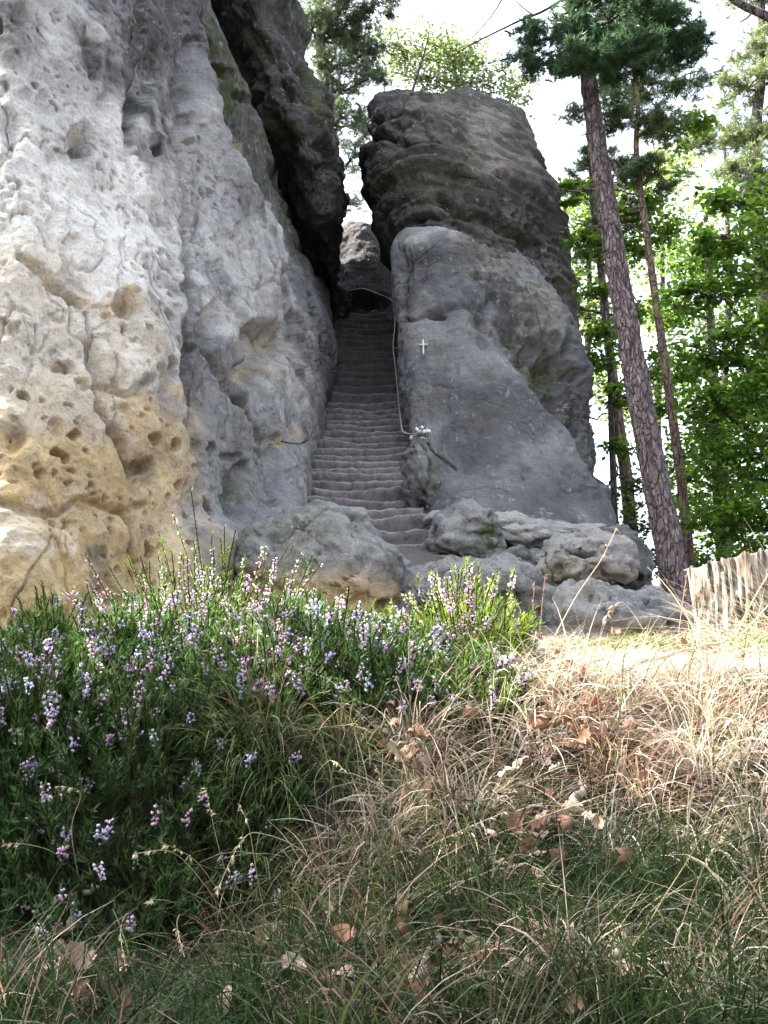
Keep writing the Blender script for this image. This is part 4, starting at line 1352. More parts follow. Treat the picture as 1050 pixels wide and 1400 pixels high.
bare("bare_sapling", "thin bare dead sapling growing from the top of the boulder", "sapling",
     [([(556, 152, 16.6), (566, 118, 16.7), (578, 80, 16.8), (587, 45, 16.9)], .035, .010), ([(566, 118, 16.7), (572, 100, 16.6), (574, 84, 16.6)], .012, .006), ([(578, 80, 16.8), (590, 68, 16.8), (600, 62, 16.8)], .010, .005)], M_BARK_DARK)
bare("bare_branch", "dark bare branch hanging in at the top right corner", "branch",
     [([(1100, 40, 8), (1062, 28, 8), (1040, 18, 8), (1010, 4, 8), (980, -20, 8)], .05, .03), ([(1030, 14, 8), (1022, 24, 8), (1012, 30, 8)], .012, .006)], M_BARK_DARK)
bare("bare_branch", "fine bare branch arching across the sky at the top centre", "branch",
     [([(800, -20, 10.6), (745, 14, 10.2), (720, 24, 10.1), (690, 38, 10.0), (650, 58, 9.9), (625, 72, 9.9)], .018, .006), ([(690, -8, 10.1), (672, 22, 10), (645, 52, 9.9)], .010, .005), ([(728, 20, 10.1), (712, 8, 10.1), (700, -6, 10.1)], .008, .004)], M_BARK_DARK)

# ------------------------------------------------------------------ stump
def make_stump():
    c = P(1030, 890, 5.0); c[2] = gz(c[0], c[1])
    H = .49
    R = .275
    nu, nv = 260, 70
    th = np.linspace(0, 2 * np.pi, nu, endpoint=False); v = np.linspace(0, 1, nv)
    T, Vv = np.meshgrid(th, v)
    dirx, diry = np.cos(T), np.sin(T)
    q = np.stack([dirx * 2.6, diry * 2.6, Vv * .55], -1)
    fiss = ridged(q * np.array([2.1, 2.1, 2.1]) + 4 + .9 * fbm(q * .9 + 3, 2)[..., None], 4)
    fine = fbm(np.stack([dirx * 15, diry * 15, Vv * 3.5], -1) + .5 * fbm(np.stack([dirx * 4, diry * 4, Vv * 4], -1), 2)[..., None], 4)
    r = R * (1 + .16 * np.exp(-Vv * 6) - .03 * Vv) + .035 * fbm(q * .8, 2) - .024 * sstep(1.15, 1.4, fiss) * (1 - .5 * Vv ** 3) + .0045 * fine
    rot_ = sstep(.15, .5, fbm(np.stack([dirx * 3, diry * 3, Vv * 3.2], -1) + 9, 3))
    r -= .018 * rot_ * (1 - Vv ** 2)
    top = H + .035 * np.cos(T - .3) + .022 * fbm(np.stack([dirx * 1.6, diry * 1.6, 0 * T], -1) + 2, 3) + .006 * fbm(np.stack([dirx * 10, diry * 10, 0 * T], -1), 3)
    z = -.12 + Vv * (top + .12)
    V1 = np.stack([c[0] + r * dirx, c[1] + r * diry, c[2] + z], -1)
    rings = []
    for k, f in enumerate([.985, .93, .8, .6, .4, .2, .02]):
        zz = top[-1] * 1.0 + (.004 if k == 0 else -.012 - .05 * (1 - f)) + .022 * fbm(np.stack([dirx[-1] * f * 9, diry[-1] * f * 9, 0 * th], -1), 3)
        rings.append(np.stack([c[0] + r[-1] * f * dirx[-1], c[1] + r[-1] * f * diry[-1], c[2] + zz], -1))
    V = np.concatenate([V1, np.array(rings)], 0)
    m, nt, b, out = new_mat("weathered_stump_wood")
    pos = world_pos(nt)
    mp = nt.nodes.new('ShaderNodeMapping'); mp.inputs['Scale'].default_value = (1, 1, .09); nt.links.new(pos, mp.inputs[0])
    g = nz(nt, mp.outputs[0], 70, 6, .7); g2 = nz(nt, pos, 9, 5, .65); g3 = nz(nt, mp.outputs[0], 22, 4, .6)
    cc_ = mixc(nt, g, (.085, .072, .06), (.31, .285, .25))
    cc_ = mixc(nt, ramp(nt, g3, [(.38, 1.0), (.47, 0.0)]), cc_, (.035, .042, .03))
    cc_ = mixc(nt, mth(nt, 'MULTIPLY', ramp(nt, g2, [(.5, 0.0), (.65, 1.0)]), .6), cc_, (.16, .10, .06))
    nt.links.new(cc_, b.inputs['Base Color'])
    ck = nz(nt, mp.outputs[0], 13, 3, .55, .8)
    ck = ramp(nt, ck, [(.47, 0.0), (.495, 1.0), (.505, 1.0), (.53, 0.0)])
    cc_ = mixc(nt, mth(nt, 'MULTIPLY', ck, .8), cc_, (.035, .026, .02))
    nt.links.new(cc_, b.inputs['Base Color'])
    p_ = bump(nt, b, mth(nt, 'SUBTRACT', 1.0, ck), .8, .02)
    p_ = bump(nt, b, g, .9, .012, p_); bump(nt, b, g3, .8, .02, p_)
    root = thing("tree_stump", "grey weathered tree stump with deep vertical fissures on the bank at right", "stump", c)
    F = grid_faces(V.shape[0], nu, True, flip=True)
    N_, s_ = grid_normals(V[:nv], True)
    F = grid_faces(V.shape[0], nu, True, flip=not s_)
    side = F[:(nv) * nu]; cap_ = F[(nv) * nu:]
    part("weathered_wood", V.reshape(-1, 3), side, m, root)
    part("cut_top", V.reshape(-1, 3), cap_, m, root)


make_stump()

# ------------------------------------------------------------------ heather
def shoots(bases, dirs, L, rng, k=9, bend=.25):
    """curved stems; returns points (n, k, 3)"""
    n = len(bases)
    t = np.linspace(0, 1, k)
    up = np.array([0, 0, 1.0])
    d = dirs / np.linalg.norm(dirs, axis=1)[:, None]
    side = rng.normal(size=(n, 3)) * .12
    pts = bases[:, None] + L[:, None, None] * (d[:, None] * t[None, :, None] + (up[None, None] * bend + side[:, None]) * (t ** 2)[None, :, None])
    return pts


def heather(label, px, py, Y, rx, ry, h, n, rng, flower=.6, green=(.045, .085, .02), pink=(.50, .33, .47), lean=.0, zoff=0.0):
    c = P(px, py, Y)
    root = thing("heather_bush", label, "heather", (c[0], Y, gz(c[0], Y)), "heather bushes along the bank")
    a = rng.uniform(0, 2 * np.pi, n); r = np.sqrt(rng.rand(n)) * (1 + .25 * (rng.rand(n) < .12))
    ox, oy = np.cos(a) * r, np.sin(a) * r
    bx = c[0] + ox * rx * .8; by = Y + oy * ry * .8
    lump = fbm(np.stack([bx * 6, by * 6, np.full(n, px * .1)], -1), 2)
    bz = gz(bx, by) + .0 + zoff
    L = .62 * h * (1 - .3 * r ** 2) * rng.uniform(.45, 1.15, n) * (1 + .55 * lump)
    D = np.stack([ox * .7 + .42 * rng.normal(size=n), oy * .7 + .42 * rng.normal(size=n) + lean, .80 - .25 * r + .25 * rng.rand(n)], -1)
    B = np.stack([bx, by, bz], -1)
    K = 9
    S = shoots(B, D, L, rng, K, .22)
    # stems
    tri_r = .0022
    ang = np.array([0, 2.1, 4.2])
    ring = np.stack([np.cos(ang), np.sin(ang), 0 * ang], -1) * tri_r
    sv = (S[:, :, None] + ring[None, None]).reshape(-1, 3)
    kk = np.arange(K - 1)
    f1 = []
    for j in range(3):
        j2 = (j + 1) % 3
        f1.append(np.stack([kk * 3 + j, kk * 3 + j2, kk * 3 + 3 + j2, kk * 3 + 3 + j], -1))
    f1 = np.concatenate(f1)
    SF = (np.arange(n)[:, None, None] * K * 3 + f1[None]).reshape(-1, 4)
    o = part("stems", sv, SF, M_HEATHER, root, True, {'col': np.tile([[.05, .032, .02]], (len(sv), 1))}); o['kind'] = 'stuff'
    # leaves: short scale needles along the upper three quarters
    per = 58
    ti = rng.uniform(.22, 1.0, (n, per)) ** .85
    idx = ti * (K - 1); i0 = np.clip(idx.astype(int), 0, K - 2); f = (idx - i0)[..., None]
    rows = np.arange(n)[:, None]
    pt = S[rows, i0] * (1 - f) + S[rows, i0 + 1] * f
    ax = S[rows, i0 + 1] - S[rows, i0]; ax /= np.maximum(np.linalg.norm(ax, axis=-1, keepdims=True), 1e-6)
    rd = rng.normal(size=pt.shape); rd -= ax * np.sum(rd * ax, -1, keepdims=True); rd /= np.linalg.norm(rd, axis=-1, keepdims=True)
    ll = (.011 + .016 * rng.rand(n, per))[..., None]
    pt = pt.reshape(-1, 3); ax = ax.reshape(-1, 3); rd = rd.reshape(-1, 3); ll = ll.reshape(-1, 1)
    sd = np.cross(ax, rd)
    tip = pt + rd * ll * .75 + ax * ll * .85
    V = np.stack([pt - sd * .0026, pt + sd * .0026, tip], 1).reshape(-1, 3)
    F = np.arange(len(V)).reshape(-1, 3)
    C = np.repeat(np.repeat(colvar(n, green, .28, rng), per, 0), 3, 0)
    o = part("foliage", V, F, M_HEATHER, root, False, {'col': C}); o['kind'] = 'stuff'
    # bells on the tips of some shoots
    fl = np.where(rng.rand(n) < flower * (0.24 + .85 * sstep(-.15, .4, fbm(np.stack([bx * 9, by * 9, np.full(n, 3.3)], -1), 2))))[0]
    if len(fl):
        nb = 21
        m = len(fl)
        span = rng.uniform(.12, .36, m)[:, None]
        ti = 1 - span * rng.rand(m, nb)
        idx = ti * (K - 1); i0 = np.clip(idx.astype(int), 0, K - 2); f = (idx - i0)[..., None]
        Sf = S[fl]; rows = np.arange(m)[:, None]
        pt = Sf[rows, i0] * (1 - f) + Sf[rows, i0 + 1] * f
        off = rng.normal(size=pt.shape); off /= np.linalg.norm(off, axis=-1, keepdims=True)
        pt = (pt + off * (.004 + .009 * rng.rand(m, nb, 1))).reshape(-1, 3)
        s = (.0030 + .0024 * rng.rand(len(pt)))[:, None]
        e = rng.normal(size=(len(pt), 3)); e /= np.linalg.norm(e, axis=1)[:, None]
        u = np.cross(e, rng.normal(size=(len(pt), 3))); u /= np.linalg.norm(u, axis=1)[:, None]
        w = np.cross(e, u)
        V = np.stack([pt + e * s * 1.3, pt + u * s, pt - .5 * u * s + .87 * w * s, pt - .5 * u * s - .87 * w * s, pt - e * s * .9], 1).reshape(-1, 3)
        k = np.arange(len(pt))[:, None] * 5
        F = np.concatenate([k + np.array(t_) for t_ in ([0, 1, 2], [0, 2, 3], [0, 3, 1], [4, 2, 1], [4, 3, 2], [4, 1, 3])])
        C = np.repeat(np.repeat(colvar(m, pink, .16, rng), nb, 0), 5, 0)
        o = part("blossom", V, F, M_FLOWER, root, False, {'col': C}); o['kind'] = 'stuff'
    return root


HB = [  # leaf greens carry the sun on back bushes and the shade in front
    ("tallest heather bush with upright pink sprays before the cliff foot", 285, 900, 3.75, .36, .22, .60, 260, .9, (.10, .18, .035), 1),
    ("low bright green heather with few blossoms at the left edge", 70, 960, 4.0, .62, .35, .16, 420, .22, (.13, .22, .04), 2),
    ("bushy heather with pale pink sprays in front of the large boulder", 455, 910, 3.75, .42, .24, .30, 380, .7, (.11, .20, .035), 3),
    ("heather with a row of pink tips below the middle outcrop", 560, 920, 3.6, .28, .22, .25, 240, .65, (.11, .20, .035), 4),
    ("heather tinted sunlit lime green with whitish tips at the right end of the row", 645, 930, 3.35, .17, .20, .34, 210, .5, (.20, .30, .045), 5),
    ("shade-tinted heather with lilac blossom clusters in the middle of the bank", 330, 1010, 2.95, .46, .34, .24, 540, .55, (.06, .125, .03), 6),
    ("shade-tinted heather scattered with small lilac blossoms at left of the bank", 120, 1030, 3.0, .50, .38, .22, 560, .45, (.06, .125, .03), 7),
    ("shade-tinted trailing heather hanging over the earth hollow at lower left", 180, 1110, 2.5, .48, .28, .24, 480, .25, (.04, .08, .024), 8),
    ("heather with lilac tips right of the earth hollow", 470, 1010, 2.95, .30, .30, .27, 340, .6, (.06, .125, .03), 9),
    ("sparse heather at far left edge low on the bank", 10, 1110, 2.6, .30, .30, .24, 240, .3, (.045, .09, .024), 10),
    ("small heather tuft among dry grass below the lime green bush", 640, 1000, 2.85, .13, .14, .22, 110, .2, (.075, .135, .025), 11),
]
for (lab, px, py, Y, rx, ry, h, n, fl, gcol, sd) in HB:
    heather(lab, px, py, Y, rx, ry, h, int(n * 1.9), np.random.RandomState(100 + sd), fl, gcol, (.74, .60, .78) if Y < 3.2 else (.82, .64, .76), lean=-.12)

# ------------------------------------------------------------------ grass
def blades(B, az, L, th0, curl, w, col, S=5):
    n = len(B)
    t = np.linspace(0, 1, S + 1)
    th = th0[:, None] + curl[:, None] * t[None]
    d = np.stack([np.cos(az), np.sin(az), np.zeros(n)], -1)
    step = (L / S)[:, None, None] * (np.sin(th)[..., None] * d[:, None] + np.cos(th)[..., None] * np.array([0, 0, 1.0]))
    p = B[:, None] + np.concatenate([np.zeros((n, 1, 3)), np.cumsum(step[:, :-1], 1)], 1)
    s = np.stack([-np.sin(az), np.cos(az), np.zeros(n)], -1)
    s = s + .5 * RNG.normal(size=s.shape); s /= np.linalg.norm(s, axis=1)[:, None]
    wd = (w[:, None] * (1 - t ** 1.6)[None] * .5 + .0003)[..., None]
    V = np.stack([p - s[:, None] * wd, p + s[:, None] * wd], 2).reshape(-1, 3)
    k = np.arange(S)
    f = np.stack([2 * k, 2 * k + 1, 2 * k + 3, 2 * k + 2], -1)
    F = (np.arange(n)[:, None, None] * (S + 1) * 2 + f[None]).reshape(-1, 4)
    C = np.repeat(col, (S + 1) * 2, 0)
    return V, F, C


def scatter(n, xr, yr, dens):
    x = RNG.uniform(xr[0], xr[1], n * 4); y = RNG.uniform(yr[0], yr[1], n * 4)
    k = RNG.rand(n * 4) < dens(x, y)
    x, y = x[k][:n], y[k][:n]
    return x, y, gz(x, y)


def grass_layer(name, label, n, xr, yr, dens, Lr, wr, base, var, th=(.1, .6), curl=(.3, 1.6), facing=None, spread=math.pi, mixcol=None, mixp=0.0, clump=0.0):
    x, y, z = scatter(n, xr, yr, dens)
    n = len(x)
    az = RNG.uniform(-math.pi, math.pi, n) if facing is None else facing + RNG.normal(size=n) * spread
    if clump:
        # blades of one tuft fan out from it
        g = fbm(np.stack([x * 4, y * 4, 0 * x], -1), 2)
        az = az + clump * g
    L = RNG.uniform(Lr[0], Lr[1], n) * (1 + .35 * fbm(np.stack([x * 3, y * 3, 0 * x + 5], -1), 2))
    col = colvar(n, base, var)
    if mixcol is not None:
        pch = mixp + .5 * fbm(np.stack([x * 2.2, y * 2.2, 0 * x + 9], -1), 3)
        m_ = RNG.rand(n) < pch
        col[m_] = colvar(int(m_.sum()), mixcol, var)
    V, F, C = blades(np.stack([x, y, z - .01], -1), az, L, RNG.uniform(*th, n), RNG.uniform(*curl, n), RNG.uniform(wr[0], wr[1], n), col)
    o = link(name, mkmesh(name, V, F, M_GRASS, True, {'col': C}))
    tag(o, label, "grass", None, 'stuff')
    return o


STRAW = (.33, .275, .205)
STRAW2 = (.27, .195, .145)
SHADE_GR = (.022, .046, .014)
DKGR = (.035, .055, .022)
dn = math.radians(-90)
# fine grass at the lower left and bottom, its green darkened to imitate shade
grass_layer("green_grass", "fine green grass tinted dark as in shade along the bottom of the bank", 19000, (-1.4, 1.6), (1.05, 2.5),
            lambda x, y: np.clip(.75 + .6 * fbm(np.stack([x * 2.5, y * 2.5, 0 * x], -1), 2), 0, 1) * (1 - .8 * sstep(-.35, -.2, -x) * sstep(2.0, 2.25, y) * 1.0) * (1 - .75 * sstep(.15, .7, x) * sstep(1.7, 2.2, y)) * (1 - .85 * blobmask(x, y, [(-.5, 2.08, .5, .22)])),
            (.08, .24), (.0014, .0040), SHADE_GR, .4, (.1, .8), (.3, 1.9), dn, 1.1, (.20, .15, .11), .03, 1.5)
# dry drooping tussock grass on the right of the bank
def tussocks(name, label, centres, per, Lr, wr, down=.5):
    Bs, az_, L_, th_, cu_, w_, co_ = [], [], [], [], [], [], []
    for (cx, cy, sc_, base) in centres:
        n = int(per * sc_)
        ox, oy = RNG.normal(size=n) * .05 * sc_, RNG.normal(size=n) * .05 * sc_
        x, y = cx + ox, cy + oy
        a = math.radians(-90) + np.clip(ox / .05, -1.6, 1.6) * .75 + RNG.normal(size=n) * .35
        Bs.append(np.stack([x, y, gz(x, y) - .01], -1)); az_.append(a)
        L_.append(RNG.uniform(Lr[0], Lr[1], n) * (.6 + .5 * sc_)); th_.append(RNG.uniform(.2, 1.3, n)); cu_.append(RNG.uniform(.5, 1.9, n)); w_.append(wr[0] + (wr[1] - wr[0]) * RNG.rand(n) ** 2)
        c_ = colvar(n, base, .28); g_ = RNG.rand(n) < .10; c_[g_] = colvar(int(g_.sum()), (.09, .12, .04), .3); co_.append(c_)
    V, F, C = blades(np.concatenate(Bs), np.concatenate(az_), np.concatenate(L_), np.concatenate(th_), np.concatenate(cu_), np.concatenate(w_), np.concatenate(co_))
    tag(link(name, mkmesh(name, V, F, M_GRASS, True, {'col': C})), label, "grass", None, 'stuff')


ctr = []
tr = np.random.RandomState(91)
while len(ctr) < 112:
    x, y = tr.uniform(-.1, 2.0), tr.uniform(1.25, 3.05)
    if x < -.05 + .28 * (3.3 - y) * 0 + .1 * tr.normal() + (.25 if y > 2.4 else .0): continue
    if any(math.hypot(x - c_[0], y - c_[1]) < .105 for c_ in ctr): continue
    px_, py_ = proj(np.array([x, y, gz(x, y)]))
    if ((px_ - 780) / 55) ** 2 + ((py_ - 1090) / 50) ** 2 < 1 or ((px_ - 745) / 45) ** 2 + ((py_ - 1200) / 45) ** 2 < 1: continue
    base = [(.46, .405, .33), (.37, .26, .20), (.35, .31, .25), (.54, .49, .41)][tr.randint(4)]
    if y < 1.75: base = [(.05, .08, .026), (.19, .155, .115), (.035, .065, .02)][tr.randint(3)]  # lower tussocks coloured darker to stand in for shade
    elif y < 2.3 and tr.rand() < .3: base = (.06, .09, .03)
    ctr.append((x, y, tr.uniform(.6, 1.25), base))
for _ in range(26):
    x, y = tr.uniform(-.42, .2), tr.uniform(2.05, 3.0)
    ctr.append((x, y, tr.uniform(.45, .9), [(.30, .25, .19), (.10, .13, .05), (.26, .18, .13)][tr.randint(3)]))
tussocks("dry_grass", "dry straw coloured tussocks drooping down the right of the bank", ctr, 170, (.07, .26), (.0014, .0058))
grass_layer("straw_litter", "sun bleached flattened straw on top of the bank below the stump", 18000, (.25, 2.3), (2.9, 5.2),
            lambda x, y: .9 + 0 * x, (.05, .20), (.0016, .0036), (.50, .45, .37), .25, (1.15, 1.6), (-.1, .3), None, 1, (.30, .22, .15), .25)
grass_layer("flat_straw", "matted grey straw lying flat between the tussocks of the right bank", 7500, (-.1, 2.0), (1.3, 3.1),
            lambda x, y: np.clip(.35 + .9 * fbm(np.stack([x * 3.5, y * 3.5, 0 * x + 7], -1), 2), 0, 1) * sstep(-.05, .3, x) * sstep(1.6, 2.1, y), (.05, .22), (.0018, .0055), (.40, .35, .28), .3, (1.2, 1.75), (-.2, .5), dn, 1.0, (.25, .16, .11), .3)
grass_layer("moss_patch", "low green mossy grass patches on the sunlit top of the bank", 4500, (.4, 1.6), (3.2, 4.6),
            lambda x, y: blobmask(x, y, [(.95, 3.75, .35, .3), (1.35, 3.5, .25, .2), (.55, 4.35, .2, .18)]), (.03, .07), (.002, .004), (.10, .14, .03), .3, (.1, .8), (.2, 1.2))
grass_layer("tall_dry_grass", "long dry blades arching out beside the stump at the right edge", 520, (1.35, 2.2), (2.8, 4.4),
            lambda x, y: .5 + 0 * x, (.25, .55), (.0024, .0042), (.42, .36, .25), .2, (.5, 1.3), (.2, 1.0), math.radians(190), .7)
grass_layer("ridge_grass", "short pale grass along the ridge of the bank", 2600, (.2, 2.3), (4.4, 5.0),
            lambda x, y: .8 + 0 * x, (.03, .10), (.002, .0034), (.28, .26, .15), .3, (.3, 1.3), (.2, 1.4))
grass_layer("left_grass", "thin green grass between the heather bushes", 5500, (-1.7, .3), (2.6, 4.6),
            lambda x, y: .8 + 0 * x, (.07, .2), (.0016, .003), (.06, .10, .03), .3, (.0, .5), (.2, 1.0), None, 1, STRAW2, .2)

# ------------------------------------------------------------------ dead leaves, sticks, seeding grass stalks
def leaf_mesh(seed, curl):
    r = np.random.RandomState(seed)
    nu, nv = 9, 5
    u = np.linspace(0, 1, nu); v = np.linspace(-1, 1, nv)
    wid = .33 * np.sin(np.pi * u ** .8) ** .8 * (1 + .22 * np.sin(u * 22 + seed)) + .02
    U, Vv = np.meshgrid(u, v, indexing='ij')
    x = U - .5; y = Vv * wid[:, None]
    z = curl * (1.3 * y * y + .5 * x * x) * 1.6 + .06 * np.sin(U * 9 + seed) * Vv + .04 * r.normal(size=x.shape)
    V = np.stack([x, y, z], -1).reshape(-1, 3) * .075
    F = grid_faces(nu, nv, False)
    base = [(.20, .12, .075), (.30, .21, .15), (.38, .29, .22), (.26, .14, .09)][seed % 4]
    C = colvar(len(V), base, .12, r)
    Vb = V - np.array([0, 0, .0012])
    return mkmesh("dead_leaf", np.concatenate([V, Vb]), np.concatenate([F, F[:, ::-1] + len(V)]), M_LITTER, True, {'col': np.concatenate([C, C])})


LM = [leaf_mesh(k, c_) for k, c_ in zip(range(8), (.7, 1.6, -.8, 2.2, 1.0, -1.4, .4, 1.9))]
lr = np.random.RandomState(77)
LOOKS = ['dark brown cupped', 'tan curled', 'pale beige arched', 'reddish brown rolled', 'dark brown curled', 'tan arched', 'pale beige flat', 'reddish brown curled']
spots = []
ZONES = ['in the litter pocket high on the right bank', 'in the litter pocket right of centre', 'beside the right end of the heather', 'near the bottom centre of the bank', 'near the bottom left corner', 'near the bottom right of centre', 'between the left heather bushes', 'on the sunlit ridge of the bank', 'on the upper right slope of the bank', 'under the earth hollow at left', 'in the green grass at lower centre']
for zone, (cx, cy, sx, sy, k) in enumerate([(790, 1060, 46, 26, 22), (745, 1190, 40, 40, 20), (565, 1050, 26, 50, 22), (590, 1340, 110, 40, 34), (140, 1370, 80, 22, 14), (700, 1370, 90, 26, 22), (190, 960, 26, 16, 8), (850, 880, 120, 22, 30), (760, 960, 70, 40, 22), (120, 1290, 60, 40, 8), (420, 1300, 60, 40, 10)]):
    for _ in range(int(k * 1.35)):
        spots.append((cx + sx * lr.normal(), cy + sy * lr.normal(), zone))


def ground_hit(px, py):
    Y = np.linspace(1.0, 5.6, 240)
    p = P(np.full(240, px), np.full(240, py), Y)
    h = gz(p[:, 0], p[:, 1])
    k = np.where(p[:, 2] < h)[0]
    return p[k[0]] if len(k) else None


first = True
for (px, py, zone) in spots:
    g = ground_hit(px, py)
    if g is None: continue
    li = lr.randint(8)
    o = bpy.data.objects.new("dead_leaf", LM[li])
    COL.objects.link(o)
    o.location = (g[0], g[1], gz(g[0], g[1]) + lr.uniform(.015, .06) + (.05 if zone in (0, 1, 2) else 0))
    o.rotation_euler = (lr.normal() * .6 + .3, lr.normal() * .6, lr.uniform(0, 6.28))
    s = lr.uniform(.45, .95) * (.85 if py > 900 else .7)
    o.scale = (s, s, s)
    tag(o, LOOKS[li] + " dead leaf lying " + ZONES[zone], "dead leaf", "dead leaves " + ZONES[zone])

sticks = [
    ("short pale broken stick lying among dead leaves right of centre", [(775, 1150), (790, 1118), (800, 1100)], .011),
    ("pale stick pointing up at the bottom centre", [(565, 1400), (580, 1360), (600, 1322)], .010),
    ("grey stick lying in the grass at the lower left", [(52, 1282), (90, 1262), (126, 1250)], .010),
    ("weathered branch lying along the sunlit top of the bank", [(820, 955), (880, 930), (935, 912), (1000, 895)], .008),
    ("thin dry stick lying across the top of the bank", [(700, 950), (760, 935), (830, 925)], .006),
    ("thin stick leaning in the grass near the lower right", [(840, 1355), (850, 1320), (835, 1300)], .007),
]
for lab, pl, r in sticks:
    pts_ = []
    for (px, py) in pl:
        g = ground_hit(px, py)
        if g is None: g = P(px, py, 4.4)
        pts_.append(np.array([g[0], g[1], g[2] + .04 + r]))
    p_ = smooth_path(pts_, 16)
    p_ = p_ + .006 * lr.normal(size=p_.shape)
    V, F = tube(p_, np.linspace(r, r * .55, 16), 8)
    solo("stick", V, F, M_LITTER, lab, "stick", p_[0], None, True, {'col': np.tile([[.36, .30, .25]], (len(V), 1)) * (1 + .2 * lr.normal(size=(len(V), 1)))})


def stalk(label, ctrl, Y0, Y1, seeds=10, r=.0016, head=.3, col=(.44, .37, .22), sl=.014, group=None):
    n = 26
    if group is not None:
        g0 = ground_hit(*ctrl[0])
        if g0 is not None:
            Y1 = g0[1] - .28; Y0 = g0[1] + .02
    Ys = np.linspace(Y0, Y1, len(ctrl))
    pts = smooth_path([P(px, py, y) for (px, py), y in zip(ctrl, Ys)], n)
    root = thing("grass_stalk", label, "grass stalk", pts[0], group)
    V, F = tube(pts, np.linspace(r, r * .45, n), 5)
    part("stem", V, F, M_GRASS, root, True, {'col': np.tile([col], (len(V), 1))})
    if seeds:
        b_ = Bag()
        for k in range(seeds):
            t = 1 - head * lr.rand()
            i = t * (n - 1); a = int(min(i, n - 2)); q = pts[a] * (1 - (i - a)) + pts[a + 1] * (i - a)
            ax = pts[a + 1] - pts[a]; ax /= np.linalg.norm(ax)
            d = ax * .7 + lr.normal(size=3) * .35 + np.array([0, 0, -.45]); d /= np.linalg.norm(d)
            L = sl * lr.uniform(.8, 1.9)
            s = np.cross(d, lr.normal(size=3)); s /= np.linalg.norm(s); w = np.cross(d, s)
            rr = L * .15
            V = [q, q + d * L * .4 + s * rr, q + d * L * .4 - .5 * s * rr + .87 * w * rr, q + d * L * .4 - .5 * s * rr - .87 * w * rr, q + d * L]
            b_.add(V, np.array([[0, 2, 1], [0, 3, 2], [0, 1, 3], [4, 1, 2], [4, 2, 3], [4, 3, 1]]))
        V, F = b_.get()
        part("seed_head", V, F, M_GRASS, root, False, {'col': np.tile([np.array(col) * 1.15], (len(V), 1))})['kind'] = 'stuff'
    return root


g_ = "dry grass stalks in front of the heather"
stalk("long dry weed stalk slanting up before the boulder with a hole", [(757, 872), (790, 812), (822, 765), (843, 722)], 4.5, 4.6, 10, .0034, .35, (.40, .30, .20), .02)
stalk("brown dry stalk bent over with pale bracts at the ridge left of the stump", [(885, 870), (868, 842), (852, 824), (838, 830), (826, 848)], 4.4, 4.4, 16, .0028, .45, (.40, .32, .24), .03)
stalk("upright brown dock stalk at the ridge below the slab", [(726, 870), (729, 830), (731, 795)], 4.5, 4.5, 14, .003, .7, (.22, .13, .08), .012)
stalk("second upright brown dock stalk right beside the first on the ridge", [(738, 868), (742, 820), (746, 785)], 4.5, 4.5, 14, .003, .7, (.24, .14, .09), .012)
stalk("slim reddish stalk standing left of the stump", [(928, 866), (934, 820), (940, 780)], 4.6, 4.6, 10, .003, .6, (.30, .18, .12), .012)
stalk("thin grass stalk with fine tip above the heather left of the ridge", [(655, 930), (663, 860), (671, 810), (670, 790)], 3.6, 3.6, 10, .0018, .4, (.36, .27, .2), .014)
stalk("wiry curled dry stalk left of the dock stalks", [(700, 875), (712, 838), (700, 815), (692, 806)], 4.4, 4.4, 8, .002, .6, (.42, .35, .27), .016)
stalk("pale blade slanting across the stump", [(1005, 870), (1030, 820), (1060, 770)], 4.2, 4.0, 0, .004, .3, (.46, .40, .30))
stalk("pale blade crossing in front of the stump foot", [(1000, 880), (1030, 850), (1075, 800)], 4.1, 3.9, 0, .004, .3, (.46, .40, .30))
for k, (lab, c_) in enumerate([
        ("drooping oat like grass stalk at left of the earth hollow", [(118, 1250), (98, 1140), (110, 1085), (78, 1075)]),
        ("grass stalk leaning left at the left edge", [(130, 1220), (80, 1170), (40, 1155), (4, 1154)]),
        ("long stalk curving left from the grass below the hollow", [(330, 1285), (280, 1210), (235, 1165), (182, 1168)]),
        ("second long stalk curving left beside it", [(345, 1290), (300, 1220), (265, 1175), (222, 1152)]),
        ("stalk with heavy drooping seed head in the middle", [(480, 1260), (420, 1170), (360, 1140), (330, 1150), (297, 1218)]),
        ("tall fine stalk standing straight below the heather", [(330, 1250), (305, 1180), (290, 1120), (282, 1078)]),
        ("tall stalk right of the straight one", [(370, 1290), (352, 1200), (340, 1130), (325, 1098)]),
        ("stalk with pale head arching over the centre", [(470, 1240), (500, 1130), (520, 1075), (512, 1045)]),
        ("arched stalk with pale drooping tip at the lower left", [(270, 1260), (240, 1235), (210, 1230), (206, 1232)]),
        ("small stalk with white tips low at the left", [(210, 1300), (180, 1250), (165, 1270), (172, 1325)]),
        ("short bent stalk with white seed tip near the bottom left", [(275, 1275), (250, 1250), (242, 1265), (252, 1308)]),
        ("long thin stalk slanting right across the lower centre", [(390, 1240), (520, 1190), (600, 1150), (690, 1110)]),
        ("long pale stalk crossing the dry grass to the right", [(480, 1190), (620, 1160), (760, 1110), (900, 1060)]),
        ("pale stalk slanting down across the dry leaves", [(700, 1075), (760, 1120), (800, 1170), (840, 1230)]),
        ("fine stalk leaning right at lower right", [(850, 1330), (900, 1240), (950, 1160), (985, 1090)]),
        ("second fine stalk leaning right at lower right", [(905, 1340), (930, 1270), (960, 1190), (1010, 1100)]),
        ("nodding stalk between heather and dry grass", [(440, 1130), (430, 1070), (450, 1040), (470, 1052)])]):
    stalk(lab, c_, 1.75, 1.9 if k not in (3, 7) else 2.2, 14, .0012, .3, (.42, .36, .22), .010, g_)

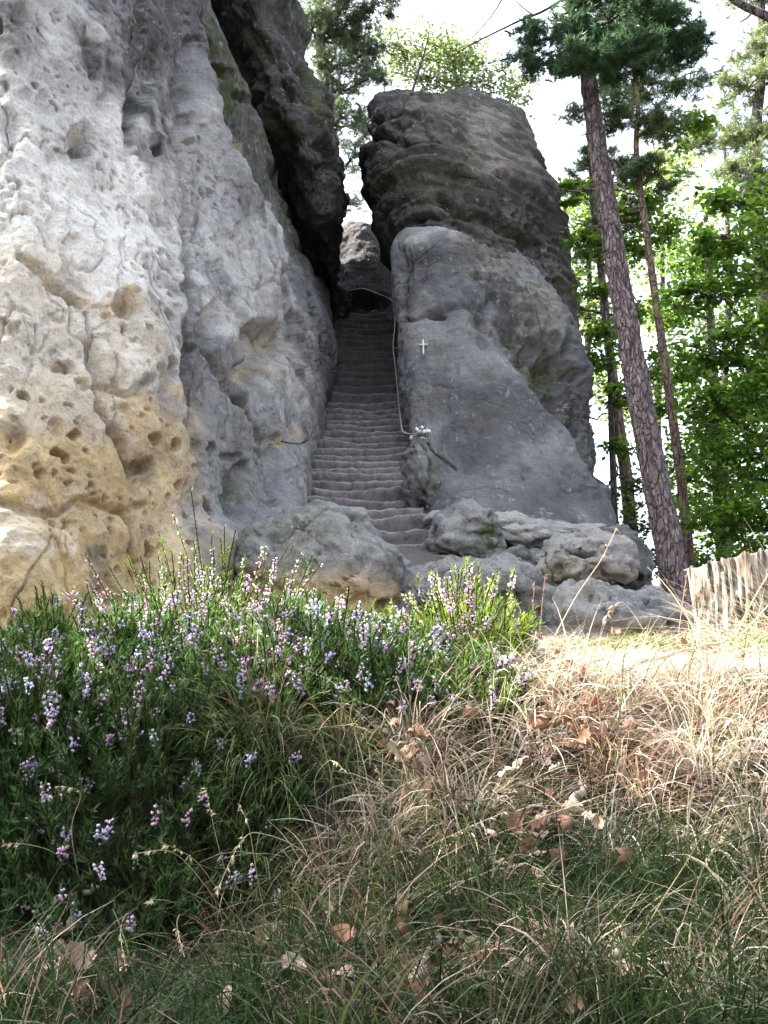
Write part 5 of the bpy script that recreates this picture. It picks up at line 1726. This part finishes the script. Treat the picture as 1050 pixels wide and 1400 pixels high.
# small green plant on the ridge
def sprig(label, px, py, Y, n, L, col, seed, name="seedling", cat="plant"):
    r = np.random.RandomState(seed)
    c = P(px, py, Y)
    root = thing(name, label, cat, c)
    for k in range(n):
        a = 2 * math.pi * k / n + r.normal() * .3
        d = np.array([math.cos(a), math.sin(a) * .7, .8 + .5 * r.rand()]); d /= np.linalg.norm(d)
        s = np.cross(d, [0, 0, 1.0]); s /= np.linalg.norm(s)
        l = L * r.uniform(.7, 1.2)
        u = np.linspace(0, 1, 6)
        mid = c + d * u[:, None] * l - np.array([0, 0, 1.0]) * (u ** 2)[:, None] * l * .35
        w = .22 * l * np.sin(np.pi * np.clip(u, .03, .97)) ** .8
        V = np.stack([mid - s * w[:, None], mid + np.array([0, 0, -.1 * l]) * np.sin(np.pi * u)[:, None], mid + s * w[:, None]], 1).reshape(-1, 3)
        part("leaf", V, grid_faces(6, 3, False), M_LEAF, root, True, {'col': colvar(len(V), col, .08, r)})


sprig("small bright green seedling on the ridge before the rocks", 868, 886, 4.55, 7, .07, (.13, .2, .04), 3)

# white flowers lodged in the crack at the lower end of the handrail
fr = np.random.RandomState(8)
fc = P(578, 590, 13.6)
root = thing("flower_bunch", "small bunch of white flowers lodged at the lower end of the handrail", "flowers", fc)
for k in range(9):
    q = fc + fr.normal(size=3) * np.array([.05, .05, .04])
    u = np.linspace(0, 2 * np.pi, 10, endpoint=False)
    rr = .035 * (1 + .3 * np.cos(5 * u))
    e = np.array([0, -.8, .6]) + .4 * fr.normal(size=3); e /= np.linalg.norm(e)
    a = np.cross(e, [0, 0, 1.]); a /= np.linalg.norm(a); b_ = np.cross(e, a)
    ringv = q + rr[:, None] * (np.cos(u)[:, None] * a + np.sin(u)[:, None] * b_) + e * .012
    V = np.concatenate([ringv, [q], [q - e * .02]])
    j = np.arange(10); j2 = np.roll(j, -1)
    part("flower", V, np.concatenate([np.stack([j, j2, np.full(10, 10)], 1), np.stack([j2, j, np.full(10, 11)], 1)]), M_WHITE, root, False)
bgf = Bag()
for k in range(5):
    bgf.add(*tube(smooth_path([fc + np.array([0, .05, -.05]), fc + np.array([-.08 + .04 * k, 0, -.06]), fc + fr.normal(size=3) * .04], 6), .006, 5))
V, F = bgf.get()
part("stalks", V, F, M_LEAF, root, True, {'col': np.tile([[.06, .08, .03]], (len(V), 1))})
